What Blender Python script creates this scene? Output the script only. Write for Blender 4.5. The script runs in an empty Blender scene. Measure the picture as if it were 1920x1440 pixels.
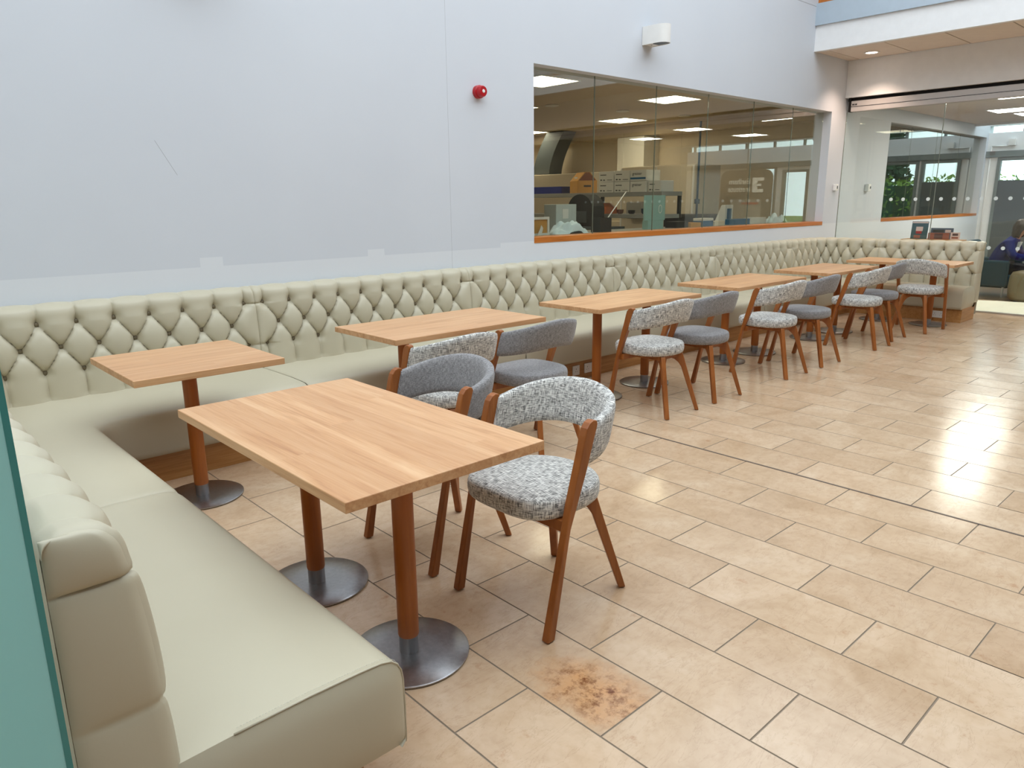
import bpy, bmesh, math, random
from mathutils import Matrix, Vector, noise

random.seed(7)
scene = bpy.context.scene
C = scene.collection
PI = math.pi

# ------------------------------------------------------------------ camera, sky, exposure
F_PX = 1371.1
CAM_Z = 1.5
R_CAM = Matrix(((0.73446004, 0.17149201, -0.65662694),
                (-0.678572, 0.17072277, -0.71441849),
                (-0.0104159, 0.97028049, 0.24175873)))
cam_d = bpy.data.cameras.new('camera')
cam_d.sensor_fit = 'HORIZONTAL'
cam_d.sensor_width = 36.0
cam_d.lens = F_PX / 1920 * 36.0
cam_d.clip_start = 0.02
cam_d.clip_end = 300
cam = bpy.data.objects.new('camera', cam_d)
C.objects.link(cam)
cam.matrix_world = Matrix.Translation((0, 0, CAM_Z)) @ R_CAM.to_4x4()
scene.camera = cam

world = bpy.data.worlds.new('overcast_sky')
scene.world = world
world.use_nodes = True
wn = world.node_tree.nodes
wl = world.node_tree.links
wn.clear()
bg = wn.new('ShaderNodeBackground')
bg.inputs['Color'].default_value = (0.84, 0.93, 1.0, 1)
bg.inputs['Strength'].default_value = 4.0
wo = wn.new('ShaderNodeOutputWorld')
wl.new(bg.outputs[0], wo.inputs[0])

vs = scene.view_settings
vs.view_transform = 'Standard'
vs.look = 'None'
vs.gamma = 1.0
vs.use_curve_mapping = False
vs.exposure = -0.30


def proj(p):
    v = R_CAM.transposed() @ (Vector(p) - Vector((0, 0, CAM_Z)))
    if v.z > -0.05:
        return None
    return (960 + v.x / -v.z * F_PX, 720 - v.y / -v.z * F_PX)


# ------------------------------------------------------------------ helpers
def tag(o, label=None, cat=None, group=None, kind=None):
    if label: o['label'] = label
    if cat: o['category'] = cat
    if group: o['group'] = group
    if kind: o['kind'] = kind
    return o


def empty(name, loc=(0, 0, 0), rz=0.0, label=None, cat=None, group=None):
    o = bpy.data.objects.new(name, None)
    o.empty_display_size = 0.1
    C.objects.link(o)
    o.location = loc
    o.rotation_euler = (0, 0, rz)
    return tag(o, label, cat, group)


def copy_tree(o, parent=None):
    c = o.copy()
    C.objects.link(c)
    c.parent = parent
    for ch in list(o.children):
        copy_tree(ch, c)
    return c


class MB:
    """collects vertices and faces of one mesh"""
    def __init__(s):
        s.v = []; s.f = []; s.uv = {}

    def add(s, vs, fs):
        b = len(s.v)
        s.v += [tuple(p) for p in vs]
        s.f += [tuple(b + i for i in f) for f in fs]
        return b

    def box(s, x0, x1, y0, y1, z0, z1):
        s.add([(x0, y0, z0), (x1, y0, z0), (x1, y1, z0), (x0, y1, z0), (x0, y0, z1), (x1, y0, z1), (x1, y1, z1), (x0, y1, z1)],
              [(0, 3, 2, 1), (4, 5, 6, 7), (0, 1, 5, 4), (1, 2, 6, 5), (2, 3, 7, 6), (3, 0, 4, 7)])
        return s

    def bar(s, a, b, wa, wb=None, up=(0, 0, 1)):
        """tapered rectangular bar from a to b; w = (width, depth)"""
        a, b = Vector(a), Vector(b)
        wb = wb or wa
        d = (b - a).normalized()
        u = Vector(up)
        if abs(d.dot(u)) > 0.99: u = Vector((0, 1, 0))
        sx = d.cross(u).normalized()
        sy = sx.cross(d).normalized()
        vs = []
        for p, w in ((a, wa), (b, wb)):
            for i, j in ((-1, -1), (1, -1), (1, 1), (-1, 1)):
                vs.append(p + sx * i * w[0] / 2 + sy * j * w[1] / 2)
        s.add(vs, [(0, 1, 2, 3), (7, 6, 5, 4), (0, 4, 5, 1), (1, 5, 6, 2), (2, 6, 7, 3), (3, 7, 4, 0)])
        return s

    def tube(s, pts, r, n=8, caps=True):
        pts = [Vector(p) for p in pts]
        rs = r if isinstance(r, (list, tuple)) else [r] * len(pts)
        b = len(s.v)
        for i, p in enumerate(pts):
            d = (pts[min(i + 1, len(pts) - 1)] - pts[max(i - 1, 0)]).normalized()
            u = Vector((0, 0, 1)) if abs(d.z) < 0.95 else Vector((0, 1, 0))
            sx = d.cross(u).normalized(); sy = sx.cross(d)
            for k in range(n):
                t = 2 * PI * k / n
                s.v.append(tuple(p + (sx * math.cos(t) + sy * math.sin(t)) * rs[i]))
        for i in range(len(pts) - 1):
            for k in range(n):
                k2 = (k + 1) % n
                s.f.append((b + i * n + k, b + i * n + k2, b + (i + 1) * n + k2, b + (i + 1) * n + k))
        if caps:
            s.f.append(tuple(b + k for k in range(n))[::-1])
            s.f.append(tuple(b + (len(pts) - 1) * n + k for k in range(n)))
        return s

    def lathe(s, prof, n=32, cx=0, cy=0, axis='z'):
        """prof: list of (r, z)"""
        b = len(s.v)
        for r, z in prof:
            for k in range(n):
                t = 2 * PI * k / n
                if axis == 'z':
                    s.v.append((cx + r * math.cos(t), cy + r * math.sin(t), z))
                else:
                    s.v.append((cx + r * math.cos(t), z, cy + r * math.sin(t)))
        for i in range(len(prof) - 1):
            for k in range(n):
                k2 = (k + 1) % n
                s.f.append((b + i * n + k, b + i * n + k2, b + (i + 1) * n + k2, b + (i + 1) * n + k))
        s.f.append(tuple(b + k for k in range(n))[::-1])
        s.f.append(tuple(b + (len(prof) - 1) * n + k for k in range(n)))
        return s

    def prism(s, poly, fn, t0, t1):
        """extrude a polygon; fn(a, b, t) -> point"""
        n = len(poly)
        vs = [fn(a, b, t0) for a, b in poly] + [fn(a, b, t1) for a, b in poly]
        fs = [tuple(range(n))[::-1], tuple(range(n, 2 * n))]
        for i in range(n):
            j = (i + 1) % n
            fs.append((i, j, n + j, n + i))
        s.add(vs, fs)
        return s

    def grid(s, rows, close=False):
        """rows: list of equal lists of points"""
        n = len(rows[0]); b = len(s.v)
        for r in rows:
            s.v += [tuple(p) for p in r]
        m = n if close else n - 1
        for i in range(len(rows) - 1):
            for k in range(m):
                k2 = (k + 1) % n
                s.f.append((b + i * n + k, b + i * n + k2, b + (i + 1) * n + k2, b + (i + 1) * n + k))
        return b

    def mesh(s, name, smooth=False, recalc=True):
        me = bpy.data.meshes.new(name)
        me.from_pydata(s.v, [], s.f)
        if recalc:
            bm = bmesh.new(); bm.from_mesh(me)
            bmesh.ops.recalc_face_normals(bm, faces=bm.faces)
            bm.to_mesh(me); bm.free()
        if smooth:
            me.polygons.foreach_set('use_smooth', [True] * len(me.polygons))
        me.update()
        return me

    def build(s, name, mat, parent=None, loc=(0, 0, 0), rz=0, smooth=False, bevel=0, seg=2, angle=None, recalc=True):
        me = s.mesh(name, smooth or angle is not None, recalc)
        if mat: me.materials.append(mat)
        o = bpy.data.objects.new(name, me)
        C.objects.link(o)
        o.parent = parent
        o.location = loc
        o.rotation_euler = (0, 0, rz)
        if bevel:
            md = o.modifiers.new('bevel', 'BEVEL')
            md.width = bevel; md.segments = seg; md.limit_method = 'ANGLE'; md.angle_limit = math.radians(35)
        if angle is not None:
            set_sharp(me, angle)
        return o


def set_sharp(me, deg):
    bm = bmesh.new(); bm.from_mesh(me)
    lim = math.radians(deg)
    for e in bm.edges:
        if len(e.link_faces) == 2:
            e.smooth = e.calc_face_angle(0) < lim
    bm.to_mesh(me); bm.free()


def share(me, name, parent=None, loc=(0, 0, 0), rot=(0, 0, 0)):
    o = bpy.data.objects.new(name, me)
    C.objects.link(o)
    o.parent = parent
    o.location = loc
    o.rotation_euler = rot
    return o


def lin(c):
    c = c / 255.0
    return c / 12.92 if c <= 0.04045 else ((c + 0.055) / 1.055) ** 2.4


def rgb(r, g, b):
    return (lin(r), lin(g), lin(b), 1.0)


# ------------------------------------------------------------------ materials
class NT:
    def __init__(s, name):
        s.m = bpy.data.materials.new(name)
        s.m.use_nodes = True
        s.t = s.m.node_tree
        s.t.nodes.clear()
        s.out = s.t.nodes.new('ShaderNodeOutputMaterial')

    def n(s, kind, **kw):
        nd = s.t.nodes.new('ShaderNode' + kind)
        for k, v in kw.items():
            if k.startswith('_'):
                setattr(nd, k[1:], v)
            else:
                s.set(nd, k, v)
        return nd

    def set(s, nd, key, v):
        key = key.replace('__', ' ')
        if key.isdigit(): key = int(key)
        if key[0] == 'i' and key[1:].isdigit() if isinstance(key, str) else False: key = int(key[1:])
        sock = nd.inputs[key]
        if hasattr(v, 'is_linked') or hasattr(v, 'links'):
            s.t.links.new(v, sock)
        else:
            sock.default_value = v

    def link(s, a, b):
        s.t.links.new(a, b)

    def math(s, op, a, b=0.0, c=0.0, clamp=False):
        nd = s.n('Math', _operation=op, _use_clamp=clamp)
        s.set(nd, 'i0', a); s.set(nd, 'i1', b)
        if op in ('MULTIPLY_ADD', 'SMOOTH_MIN', 'COMPARE'): s.set(nd, 'i2', c)
        return nd.outputs[0]

    def ramp(s, fac, stops, interp='LINEAR'):
        nd = s.n('ValToRGB')
        el = nd.color_ramp.elements
        nd.color_ramp.interpolation = interp
        while len(el) < len(stops): el.new(0.5)
        for e, (p, c) in zip(el, stops):
            e.position = p; e.color = c if len(c) == 4 else (*c, 1)
        s.link(fac, nd.inputs[0])
        return nd.outputs[0]

    def mix(s, fac, a, b, mode='MIX'):
        nd = s.n('Mix', _data_type='RGBA', _blend_type=mode)
        s.set(nd, 'i0', fac)
        s.set(nd, 'i6', a); s.set(nd, 'i7', b)
        return nd.outputs[2]

    def noise(s, vec, scale=5.0, detail=4.0, rough=0.55, dist=0.0):
        nd = s.n('TexNoise', Scale=scale, Detail=detail, Roughness=rough, Distortion=dist)
        if vec is not None: s.link(vec, nd.inputs['Vector'])
        return nd.outputs[0]

    def mapping(s, vec, scale=(1, 1, 1), loc=(0, 0, 0), rot=(0, 0, 0)):
        nd = s.n('Mapping', Scale=scale, Rotation=rot)
        s.set(nd, 'Location', loc)
        s.link(vec, nd.inputs['Vector'])
        return nd.outputs[0]

    def bsdf(s, color, rough=0.5, metal=0.0, spec=0.5, bump=None, bstr=0.2, bdist=0.002, **kw):
        b = s.n('BsdfPrincipled')
        s.set(b, 'Base Color', color); s.set(b, 'Roughness', rough); s.set(b, 'Metallic', metal)
        s.set(b, 'Specular IOR Level', spec)
        for k, v in kw.items(): s.set(b, k.replace('_', ' '), v)
        if bump is not None:
            bn = s.n('Bump', Strength=bstr, Distance=bdist)
            s.link(bump, bn.inputs['Height'])
            s.link(bn.outputs[0], b.inputs['Normal'])
        s.link(b.outputs[0], s.out.inputs[0])
        return s.m


def plain(name, col, rough=0.5, metal=0.0, spec=0.5, **kw):
    t = NT(name)
    tc = t.n('TexCoord')
    nz = t.noise(tc.outputs['Object'], 9, 3)
    dark = tuple(c * 0.93 for c in col[:3]) + (1,)
    c = t.mix(nz, dark, tuple(min(1, x * 1.04) for x in col[:3]) + (1,))
    return t.bsdf(c, rough, metal, spec, **kw)


def emit(name, col, strength):
    t = NT(name)
    e = t.n('Emission', Color=col, Strength=strength)
    t.link(e.outputs[0], t.out.inputs[0])
    return t.m


def wood(name, c_dark, c_mid, c_light, rough=0.42, grain=(1.5, 26, 26), stave=0.0, fine=1.0, bdist=0.0004):
    t = NT(name)
    tc = t.n('TexCoord'); oi = t.n('ObjectInfo')
    off = t.n('CombineXYZ', X=t.math('MULTIPLY', oi.outputs['Random'], 37.0), Y=t.math('MULTIPLY', oi.outputs['Random'], 11.3), Z=t.math('MULTIPLY', oi.outputs['Random'], 5.1))
    add = t.n('VectorMath', _operation='ADD')
    t.link(tc.outputs['Object'], add.inputs[0]); t.link(off.outputs[0], add.inputs[1])
    p = add.outputs[0]
    var = None
    if stave:
        sp = t.n('SeparateXYZ'); t.link(p, sp.inputs[0])
        iy = t.math('FLOOR', t.math('DIVIDE', sp.outputs[1], stave))
        wv = t.n('TexWhiteNoise', _noise_dimensions='2D')
        ix = t.math('FLOOR', t.math('MULTIPLY_ADD', iy, 0.37, t.math('DIVIDE', sp.outputs[0], 1.9)))
        cb = t.n('CombineXYZ', X=ix, Y=iy); t.link(cb.outputs[0], wv.inputs['Vector'])
        var = wv.outputs['Value']
        sh = t.n('CombineXYZ', X=t.math('MULTIPLY', var, 9.0), Y=t.math('MULTIPLY', var, 3.0))
        a2 = t.n('VectorMath', _operation='ADD'); t.link(p, a2.inputs[0]); t.link(sh.outputs[0], a2.inputs[1]); p = a2.outputs[0]
    m1 = t.mapping(p, grain)
    n1 = t.noise(m1, 1.0, 5, 0.6, 0.9)
    m2 = t.mapping(p, (grain[0] * 2.2, grain[1] * 6, grain[2] * 6))
    n2 = t.noise(m2, 1.0, 3, 0.6)
    f = t.math('ADD', t.math('MULTIPLY', n1, 0.72), t.math('MULTIPLY', n2, 0.34 * fine))
    col = t.ramp(f, [(0.30, c_dark), (0.5, c_mid), (0.72, c_light)])
    if var is not None:
        col = t.mix(t.math('MULTIPLY', var, 0.38), col, c_dark)
    return t.bsdf(col, rough, bump=n2, bstr=0.25, bdist=bdist)


M = {}
t = NT('wall_paint')
geo = t.n('NewGeometry')
sp = t.n('SeparateXYZ'); t.link(geo.outputs['Position'], sp.inputs[0])
nz = t.noise(geo.outputs['Position'], 1.3, 4, 0.5)
base = t.mix(nz, rgb(206, 210, 217), rgb(213, 217, 223))
fresh = rgb(224, 227, 231)
# newer coat of paint over the bench, with its two pull-away tabs and the higher part near the window
def below(z): return t.math('LESS_THAN', sp.outputs[2], z)
def xin(a, b): return t.math('MULTIPLY', t.math('GREATER_THAN', sp.outputs[0], a), t.math('LESS_THAN', sp.outputs[0], b))
k = below(1.105)
for a, b, z in ((1.78, 1.93, 1.165), (3.05, 3.2, 1.155), (4.42, 18.0, 1.145)):
    k = t.math('MAXIMUM', k, t.math('MULTIPLY', xin(a, b), below(z)))
base = t.mix(t.math('MULTIPLY', k, 0.75), base, fresh)
# hairline joint between two boards of the wall and a scuff mark
hair = xin(3.868, 3.8705)
dx = t.math('ADD', t.math('MULTIPLY', t.math('SUBTRACT', sp.outputs[2], 1.888), 0.55), t.math('SUBTRACT', sp.outputs[0], 1.588))
scr = t.math('MULTIPLY', t.math('LESS_THAN', t.math('ABSOLUTE', dx), 0.0016),
             t.math('MULTIPLY', t.math('GREATER_THAN', sp.outputs[2], 1.685), t.math('LESS_THAN', sp.outputs[2], 1.888)))
top = t.math('LESS_THAN', t.math('ABSOLUTE', t.math('SUBTRACT', sp.outputs[2], 3.92)), 0.004)
base = t.mix(t.math('MULTIPLY', t.math('MAXIMUM', hair, t.math('MAXIMUM', scr, top)), 0.55), base, rgb(110, 112, 112))
M['wall'] = t.bsdf(base, 0.72, spec=0.25, bump=t.noise(geo.outputs['Position'], 60, 3), bstr=0.05)
M['white'] = plain('white_paint', rgb(236, 236, 236), 0.6, spec=0.3)
M['stonegrey'] = plain('grey_render', rgb(150, 148, 145), 0.8, spec=0.2)
M['panelling'] = plain('dark_panelling', rgb(104, 98, 92), 0.6, spec=0.3)
M['cream'] = plain('cream_paint', rgb(228, 214, 190), 0.65, spec=0.3)
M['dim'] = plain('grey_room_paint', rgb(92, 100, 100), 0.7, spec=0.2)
M['beam'] = plain('blue_grey_steel', rgb(178, 192, 204), 0.45)
M['ceil'] = plain('ceiling_tile', rgb(226, 212, 200), 0.8, spec=0.2)
M['labceil'] = plain('lab_ceiling', rgb(205, 188, 162), 0.8, spec=0.2)
M['darkgap'] = plain('dark_gap', rgb(35, 33, 32), 0.8, spec=0.2)
M['header'] = plain('aluminium_header', rgb(196, 190, 186), 0.4, 0.2)
M['alu'] = plain('grey_frame', rgb(120, 128, 126), 0.45, 0.1)
M['plastic'] = plain('white_plastic', rgb(236, 234, 230), 0.35)
M['red'] = plain('red_plastic', rgb(176, 14, 26), 0.3)
M['black'] = plain('black_plastic', rgb(22, 22, 24), 0.45)
M['charcoal'] = plain('charcoal_board', rgb(78, 84, 86), 0.5)
M['rubber'] = plain('black_rubber', rgb(26, 25, 25), 0.7)
M['blue'] = plain('blue_card', rgb(30, 42, 120), 0.5)
M['cyan'] = plain('cyan_card', rgb(20, 96, 140), 0.4)
M['whitecard'] = plain('white_card', rgb(225, 222, 214), 0.6)
M['tan'] = plain('tan_card', rgb(196, 142, 66), 0.7)
M['tandark'] = plain('tan_card_dark', rgb(120, 62, 34), 0.7)
M['grey'] = plain('grey_laminate', rgb(150, 148, 142), 0.5)
M['greybox'] = plain('pale_grey_metal', rgb(188, 194, 190), 0.45)
M['orange'] = plain('orange_plastic', rgb(232, 110, 18), 0.4)
M['acrylic'] = plain('pale_green_acrylic', rgb(150, 186, 178), 0.25)
M['cloth'] = plain('white_cloth', rgb(214, 228, 232), 0.85, spec=0.2)
M['matcloth'] = plain('cream_dust_sheet', rgb(240, 234, 216), 0.85, spec=0.2)
M['teal'] = plain('teal_fabric', rgb(0, 46, 62), 0.8, spec=0.2)
M['cardigan'] = plain('royal_blue_knit', rgb(8, 26, 92), 0.85, spec=0.2)
M['navy'] = plain('navy_trousers', rgb(16, 18, 34), 0.85, spec=0.2)
M['skin'] = plain('skin', rgb(196, 138, 112), 0.5)
M['hair'] = plain('brown_hair', rgb(46, 33, 27), 0.6)
M['lip'] = plain('lip', rgb(160, 82, 74), 0.5)
M['shirt'] = plain('white_shirt', rgb(232, 232, 228), 0.8)
M['poufleather'] = plain('olive_leather', rgb(112, 100, 72), 0.45)
M['silver'] = plain('silver_metal', rgb(190, 190, 190), 0.3, 0.9)
M['bluemetal'] = plain('blue_painted_metal', rgb(36, 62, 84), 0.4, 0.3)
M['bannergrey'] = plain('grey_banner_fabric', rgb(84, 81, 78), 0.8, spec=0.2)
M['bannerlight'] = plain('pale_banner_fabric', rgb(240, 238, 234), 0.8, spec=0.2)
M['ink'] = plain('dark_ink', rgb(52, 52, 56), 0.7)
M['brownfloor'] = wood('brown_floor', rgb(74, 58, 42), rgb(92, 72, 52), rgb(108, 86, 62), 0.3, (0.8, 9, 9))
M['grass'] = plain('grass', rgb(96, 118, 52), 0.9, spec=0.1)
M['leaf'] = plain('hedge_leaf', rgb(112, 142, 52), 0.7, spec=0.2)
M['conifer'] = plain('conifer_leaf', rgb(52, 74, 52), 0.8, spec=0.1)
M['bark'] = plain('bark', rgb(92, 84, 76), 0.9, spec=0.1)

M['top'] = wood('oak_tabletop', rgb(176, 122, 78), rgb(208, 158, 112), rgb(224, 182, 138), 0.38, (1.6, 24, 24), stave=0.095)
M['beech'] = wood('brown_beech', rgb(134, 74, 28), rgb(158, 92, 40), rgb(172, 106, 52), 0.38, (14, 14, 1.2), fine=0.5)
M['pole'] = wood('brown_pole', rgb(146, 78, 22), rgb(168, 94, 32), rgb(180, 106, 42), 0.4, (12, 12, 0.8), fine=0.5)
M['oak'] = wood('oak_plinth', rgb(146, 96, 48), rgb(178, 124, 68), rgb(196, 146, 90), 0.42, (1.5, 22, 22))
M['sill'] = wood('orange_sill', rgb(160, 86, 22), rgb(190, 110, 40), rgb(204, 128, 56), 0.35, (1.5, 24, 24))

# brushed steel
t = NT('brushed_steel')
tc = t.n('TexCoord')
nz = t.noise(t.mapping(tc.outputs['Object'], (60, 60, 4)), 1.0, 3)
M['steel'] = t.bsdf(t.mix(nz, rgb(150, 150, 152), rgb(186, 186, 188)), t.math('MULTIPLY_ADD', nz, 0.12, 0.26), 1.0)

# leather
t = NT('sage_leather')
tc = t.n('TexCoord'); geo = t.n('NewGeometry')
nz = t.noise(geo.outputs['Position'], 2.0, 4)
fine = t.n('TexVoronoi', Scale=420.0); t.link(geo.outputs['Position'], fine.inputs['Vector'])
col = t.mix(nz, rgb(187, 178, 154), rgb(196, 188, 165))
M['leather'] = t.bsdf(col, t.math('MULTIPLY_ADD', nz, 0.1, 0.36), spec=0.5, bump=fine.outputs[0], bstr=0.06, bdist=0.0006)
M['stitch'] = plain('pale_thread', rgb(206, 200, 184), 0.7)
M['buttonleather'] = plain('dark_button_leather', rgb(112, 100, 76), 0.4)


# tweed
def tweed(name, c0, c1, c2, warp=360, contrast=(0.36, 0.5, 0.64)):
    t = NT(name)
    uv = t.n('UVMap')
    v = uv.outputs[0]
    a = t.noise(t.mapping(v, (warp, warp * 0.09, 1)), 1.0, 2, 0.6, 0.0)
    b = t.noise(t.mapping(v, (warp * 0.09, warp, 1), (7, 3, 0)), 1.0, 2, 0.6, 0.0)
    c = t.noise(v, 45, 3, 0.6)
    f = t.math('ADD', t.math('ADD', t.math('MULTIPLY', a, 0.5), t.math('MULTIPLY', b, 0.5)), t.math('MULTIPLY', t.math('SUBTRACT', c, 0.5), 0.16))
    col = t.ramp(f, [(contrast[0], c0), (contrast[1], c1), (contrast[2], c2)])
    return t.bsdf(col, 0.9, spec=0.15, bump=f, bstr=0.5, bdist=0.002, Sheen_Weight=0.25)


M['tweed'] = tweed('light_grey_tweed', rgb(74, 71, 68), rgb(176, 173, 168), rgb(232, 229, 222), 330, (0.39, 0.49, 0.57))
M['felt'] = tweed('blue_grey_felt', rgb(96, 94, 95), rgb(138, 135, 135), rgb(174, 171, 170), 620, (0.38, 0.5, 0.62))


# stone tile
def stone(name, stain=False):
    t = NT(name)
    geo = t.n('NewGeometry'); oi = t.n('ObjectInfo')
    off = t.n('CombineXYZ', X=t.math('MULTIPLY', oi.outputs['Random'], 53.0), Y=t.math('MULTIPLY', oi.outputs['Random'], 17.0))
    add = t.n('VectorMath', _operation='ADD')
    t.link(geo.outputs['Position'], add.inputs[0]); t.link(off.outputs[0], add.inputs[1])
    p = add.outputs[0]
    n1 = t.noise(p, 3.2, 6, 0.62, 0.6)
    n2 = t.noise(p, 26, 4, 0.6)
    n3 = t.noise(t.mapping(p, (1.2, 4.0, 1)), 2.6, 7, 0.66, 1.6)
    col = t.ramp(n1, [(0.28, rgb(193, 165, 134)), (0.5, rgb(208, 181, 151)), (0.75, rgb(219, 196, 169))])
    col = t.mix(t.math('MULTIPLY', t.math('SUBTRACT', n2, 0.45, clamp=True), 0.9), col, rgb(172, 138, 104))
    # brown fossil specks and veins
    vein = t.ramp(n3, [(0.49, (0, 0, 0)), (0.5, (1, 1, 1)), (0.51, (0, 0, 0))])
    col = t.mix(t.math('MULTIPLY', vein, 0.26), col, rgb(136, 96, 62))
    spk = t.ramp(t.noise(p, 9, 5, 0.7), [(0.62, (0, 0, 0)), (0.72, (1, 1, 1))])
    col = t.mix(t.math('MULTIPLY', spk, 0.5), col, rgb(168, 120, 80))
    tint = t.ramp(oi.outputs['Random'], [(0.0, rgb(240, 233, 226)), (0.4, rgb(250, 246, 242)), (1.0, rgb(255, 252, 250))])
    col = t.mix(1.0, col, tint, 'MULTIPLY')
    if stain:
        sp = t.n('SeparateXYZ'); t.link(geo.outputs['Position'], sp.inputs[0])
        dx = t.math('DIVIDE', t.math('SUBTRACT', sp.outputs[0], 1.535), 0.17)
        dy = t.math('DIVIDE', t.math('SUBTRACT', sp.outputs[1], 1.30), 0.26)
        d = t.math('ADD', t.math('MULTIPLY', dx, dx), t.math('MULTIPLY', dy, dy))
        nn = t.noise(geo.outputs['Position'], 11, 6, 0.7)
        f = t.math('SUBTRACT', t.math('ADD', t.math('MULTIPLY', nn, 1.5), 0.15), d, clamp=True)
        col = t.mix(t.math('MULTIPLY', f, 0.75), col, rgb(206, 148, 92))
        nn2 = t.noise(geo.outputs['Position'], 24, 6, 0.75)
        core = t.math('MULTIPLY', t.ramp(nn2, [(0.46, (0, 0, 0)), (0.62, (1, 1, 1))]), t.math('SUBTRACT', f, 0.2, clamp=True))
        col = t.mix(t.math('MULTIPLY', core, 1.3, clamp=True), col, rgb(112, 62, 30))
    return t.bsdf(col, t.math('MULTIPLY_ADD', n1, 0.16, 0.10), spec=0.5, bump=n2, bstr=0.03, bdist=0.001)


M['stone'] = stone('beige_limestone')
M['stain'] = stone('stained_limestone', True)
M['grout'] = plain('grey_grout', rgb(146, 130, 112), 0.8, spec=0.2)
M['joint'] = plain('dark_movement_joint', rgb(98, 82, 70), 0.6)


# clear glass: transparent and mirror mixed by Fresnel on both faces
def glass(name, tint=(0.93, 0.97, 0.955, 1), ior=1.52, boost=1.0):
    t = NT(name)
    geo = t.n('NewGeometry')
    i = t.math('MULTIPLY_ADD', geo.outputs['Backfacing'], 1.0 / ior - ior, ior)
    fr = t.n('Fresnel'); t.link(i, fr.inputs['IOR'])
    fac = t.math('MULTIPLY', fr.outputs[0], boost, clamp=True)
    tr = t.n('BsdfTransparent', Color=tint)
    gl = t.n('BsdfGlossy', Color=(1, 1, 1, 1), Roughness=0.0)
    mx = t.n('MixShader'); t.link(fac, mx.inputs[0]); t.link(tr.outputs[0], mx.inputs[1]); t.link(gl.outputs[0], mx.inputs[2])
    t.link(mx.outputs[0], t.out.inputs[0])
    return t.m


M['glass'] = glass('clear_glass')
M['coated'] = glass('coated_window_glass', (0.91, 0.93, 0.89, 1), 1.52, 1.55)
M['edge'] = plain('green_glass_edge', rgb(112, 118, 104), 0.3)
t = NT('frosted_teal_glass')
d = t.n('BsdfDiffuse', Color=rgb(182, 244, 243)); tr = t.n('BsdfTranslucent', Color=rgb(165, 208, 202))
m1 = t.n('MixShader', Fac=0.22); t.link(d.outputs[0], m1.inputs[1]); t.link(tr.outputs[0], m1.inputs[2])
t.link(m1.outputs[0], t.out.inputs[0])
M['frost'] = t.m
M['frostedge'] = plain('teal_glass_edge', rgb(66, 142, 140), 0.2)
M['dot'] = plain('white_vinyl_dot', rgb(222, 232, 232), 0.6)
M['panel_light'] = emit('ceiling_panel_light', (1.0, 0.88, 0.66, 1), 17.0)
M['panel_mid'] = emit('middle_room_panel_light', (1.0, 0.93, 0.84, 1), 44.0)
M['down_light'] = emit('downlight_glow', (1.0, 0.86, 0.74, 1), 14.0)

# ------------------------------------------------------------------ setting: walls, floor, ceilings
WY = 4.94          # hall face of the long wall
WT = 0.25
GX = 11.17         # glazed partition
BK = 11.08         # hall face of the bulkhead over it
FX = 17.9          # far glazed end
ZT = 5.4


def struct(name, mb, mat, bevel=0, parent=None):
    o = mb.build(name, mat, parent, bevel=bevel)
    if parent is None: tag(o, kind='structure')
    return o


W1 = (4.84, 10.70, 1.125, 2.68)
W2 = (12.82, 17.77, 1.12, 2.67)
mb = MB()
y0, y1 = WY, WY + WT
mb.box(-3.5, W1[0], y0, y1, 0, ZT)
mb.box(W1[0], W1[1], y0, y1, 0, W1[2]); mb.box(W1[0], W1[1], y0, y1, W1[3], ZT)
mb.box(W1[1], W2[0], y0, y1, 0, ZT)
mb.box(W2[0], W2[1], y0, y1, 0, W2[2]); mb.box(W2[0], W2[1], y0, y1, W2[3], ZT)
mb.box(W2[1], FX + 0.25, y0, y1, 0, ZT)
struct('wall_back', mb, M['wall'])
struct('wall_left', MB().box(-3.75, -3.5, -6.25, WY + WT, 0, ZT), M['stonegrey'])
struct('wall_front', MB().box(-3.5, GX, -6.25, -6.0, 0, ZT), M['stonegrey'])
struct('wall_right', MB().box(BK, GX + 0.22, -6.0, WY, 2.89, ZT).box(BK, GX + 0.22, -6.25, -2.1, 0, 2.89), M['white'])
struct('wall_side', MB().box(GX + 0.22, FX + 0.2, -2.3, -2.1, 0, 3.4), M['panelling'])

# soffit box along the right of the hall, with its own lining panels
SO = empty('ceiling', (0, 0, 0)); tag(SO, kind='structure')
MB().box(10.02, 10.10, -6.0, WY, 3.38, 3.69).build('fascia', M['white'], SO)
MB().box(10.10, BK, -6.0, WY, 3.40, 3.69).build('soffit_board', M['darkgap'], SO)
yy = WY - 0.004
first = True
while yy > -5.5:
    w = 0.157 if first else 0.686
    MB().box(10.104, BK - 0.006, yy - w + 0.01, yy, 3.382, 3.40).build('ceiling_panel', M['ceil'], SO, bevel=0.002, seg=1)
    yy -= w + 0.004; first = False
struct('trim_1', MB().box(9.985, 10.16, -6.0, WY, 3.69, 3.955), M['beam'])
struct('trim_2', MB().box(10.03, 11.0, -6.0, WY, 3.955, 4.12), M['sill'])

# unseen flat roof added to limit sky light, rooflight shaped to steepen it
OX0, OX1, OY0, OY1 = -3.2, 9.6, -1.7, 4.75
mb = MB()
mb.box(-3.75, OX0, -6.25, WY, ZT, ZT + 0.2).box(OX1, GX + 0.2, -6.25, WY, ZT, ZT + 0.2).box(OX0, OX1, -6.25, OY0, ZT, ZT + 0.2).box(OX0, OX1, OY1, WY + WT, ZT, ZT + 0.2)
struct('ceiling_sky_limit', mb, M['stonegrey'])
# rafters of the rooflight
for i in range(6):
    x = -1.4 + i * 2.0
    struct('trim_%d' % (i + 10), MB().box(x - 0.04, x + 0.04, OY0, OY1, ZT, ZT + 0.15), M['white'])

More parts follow.
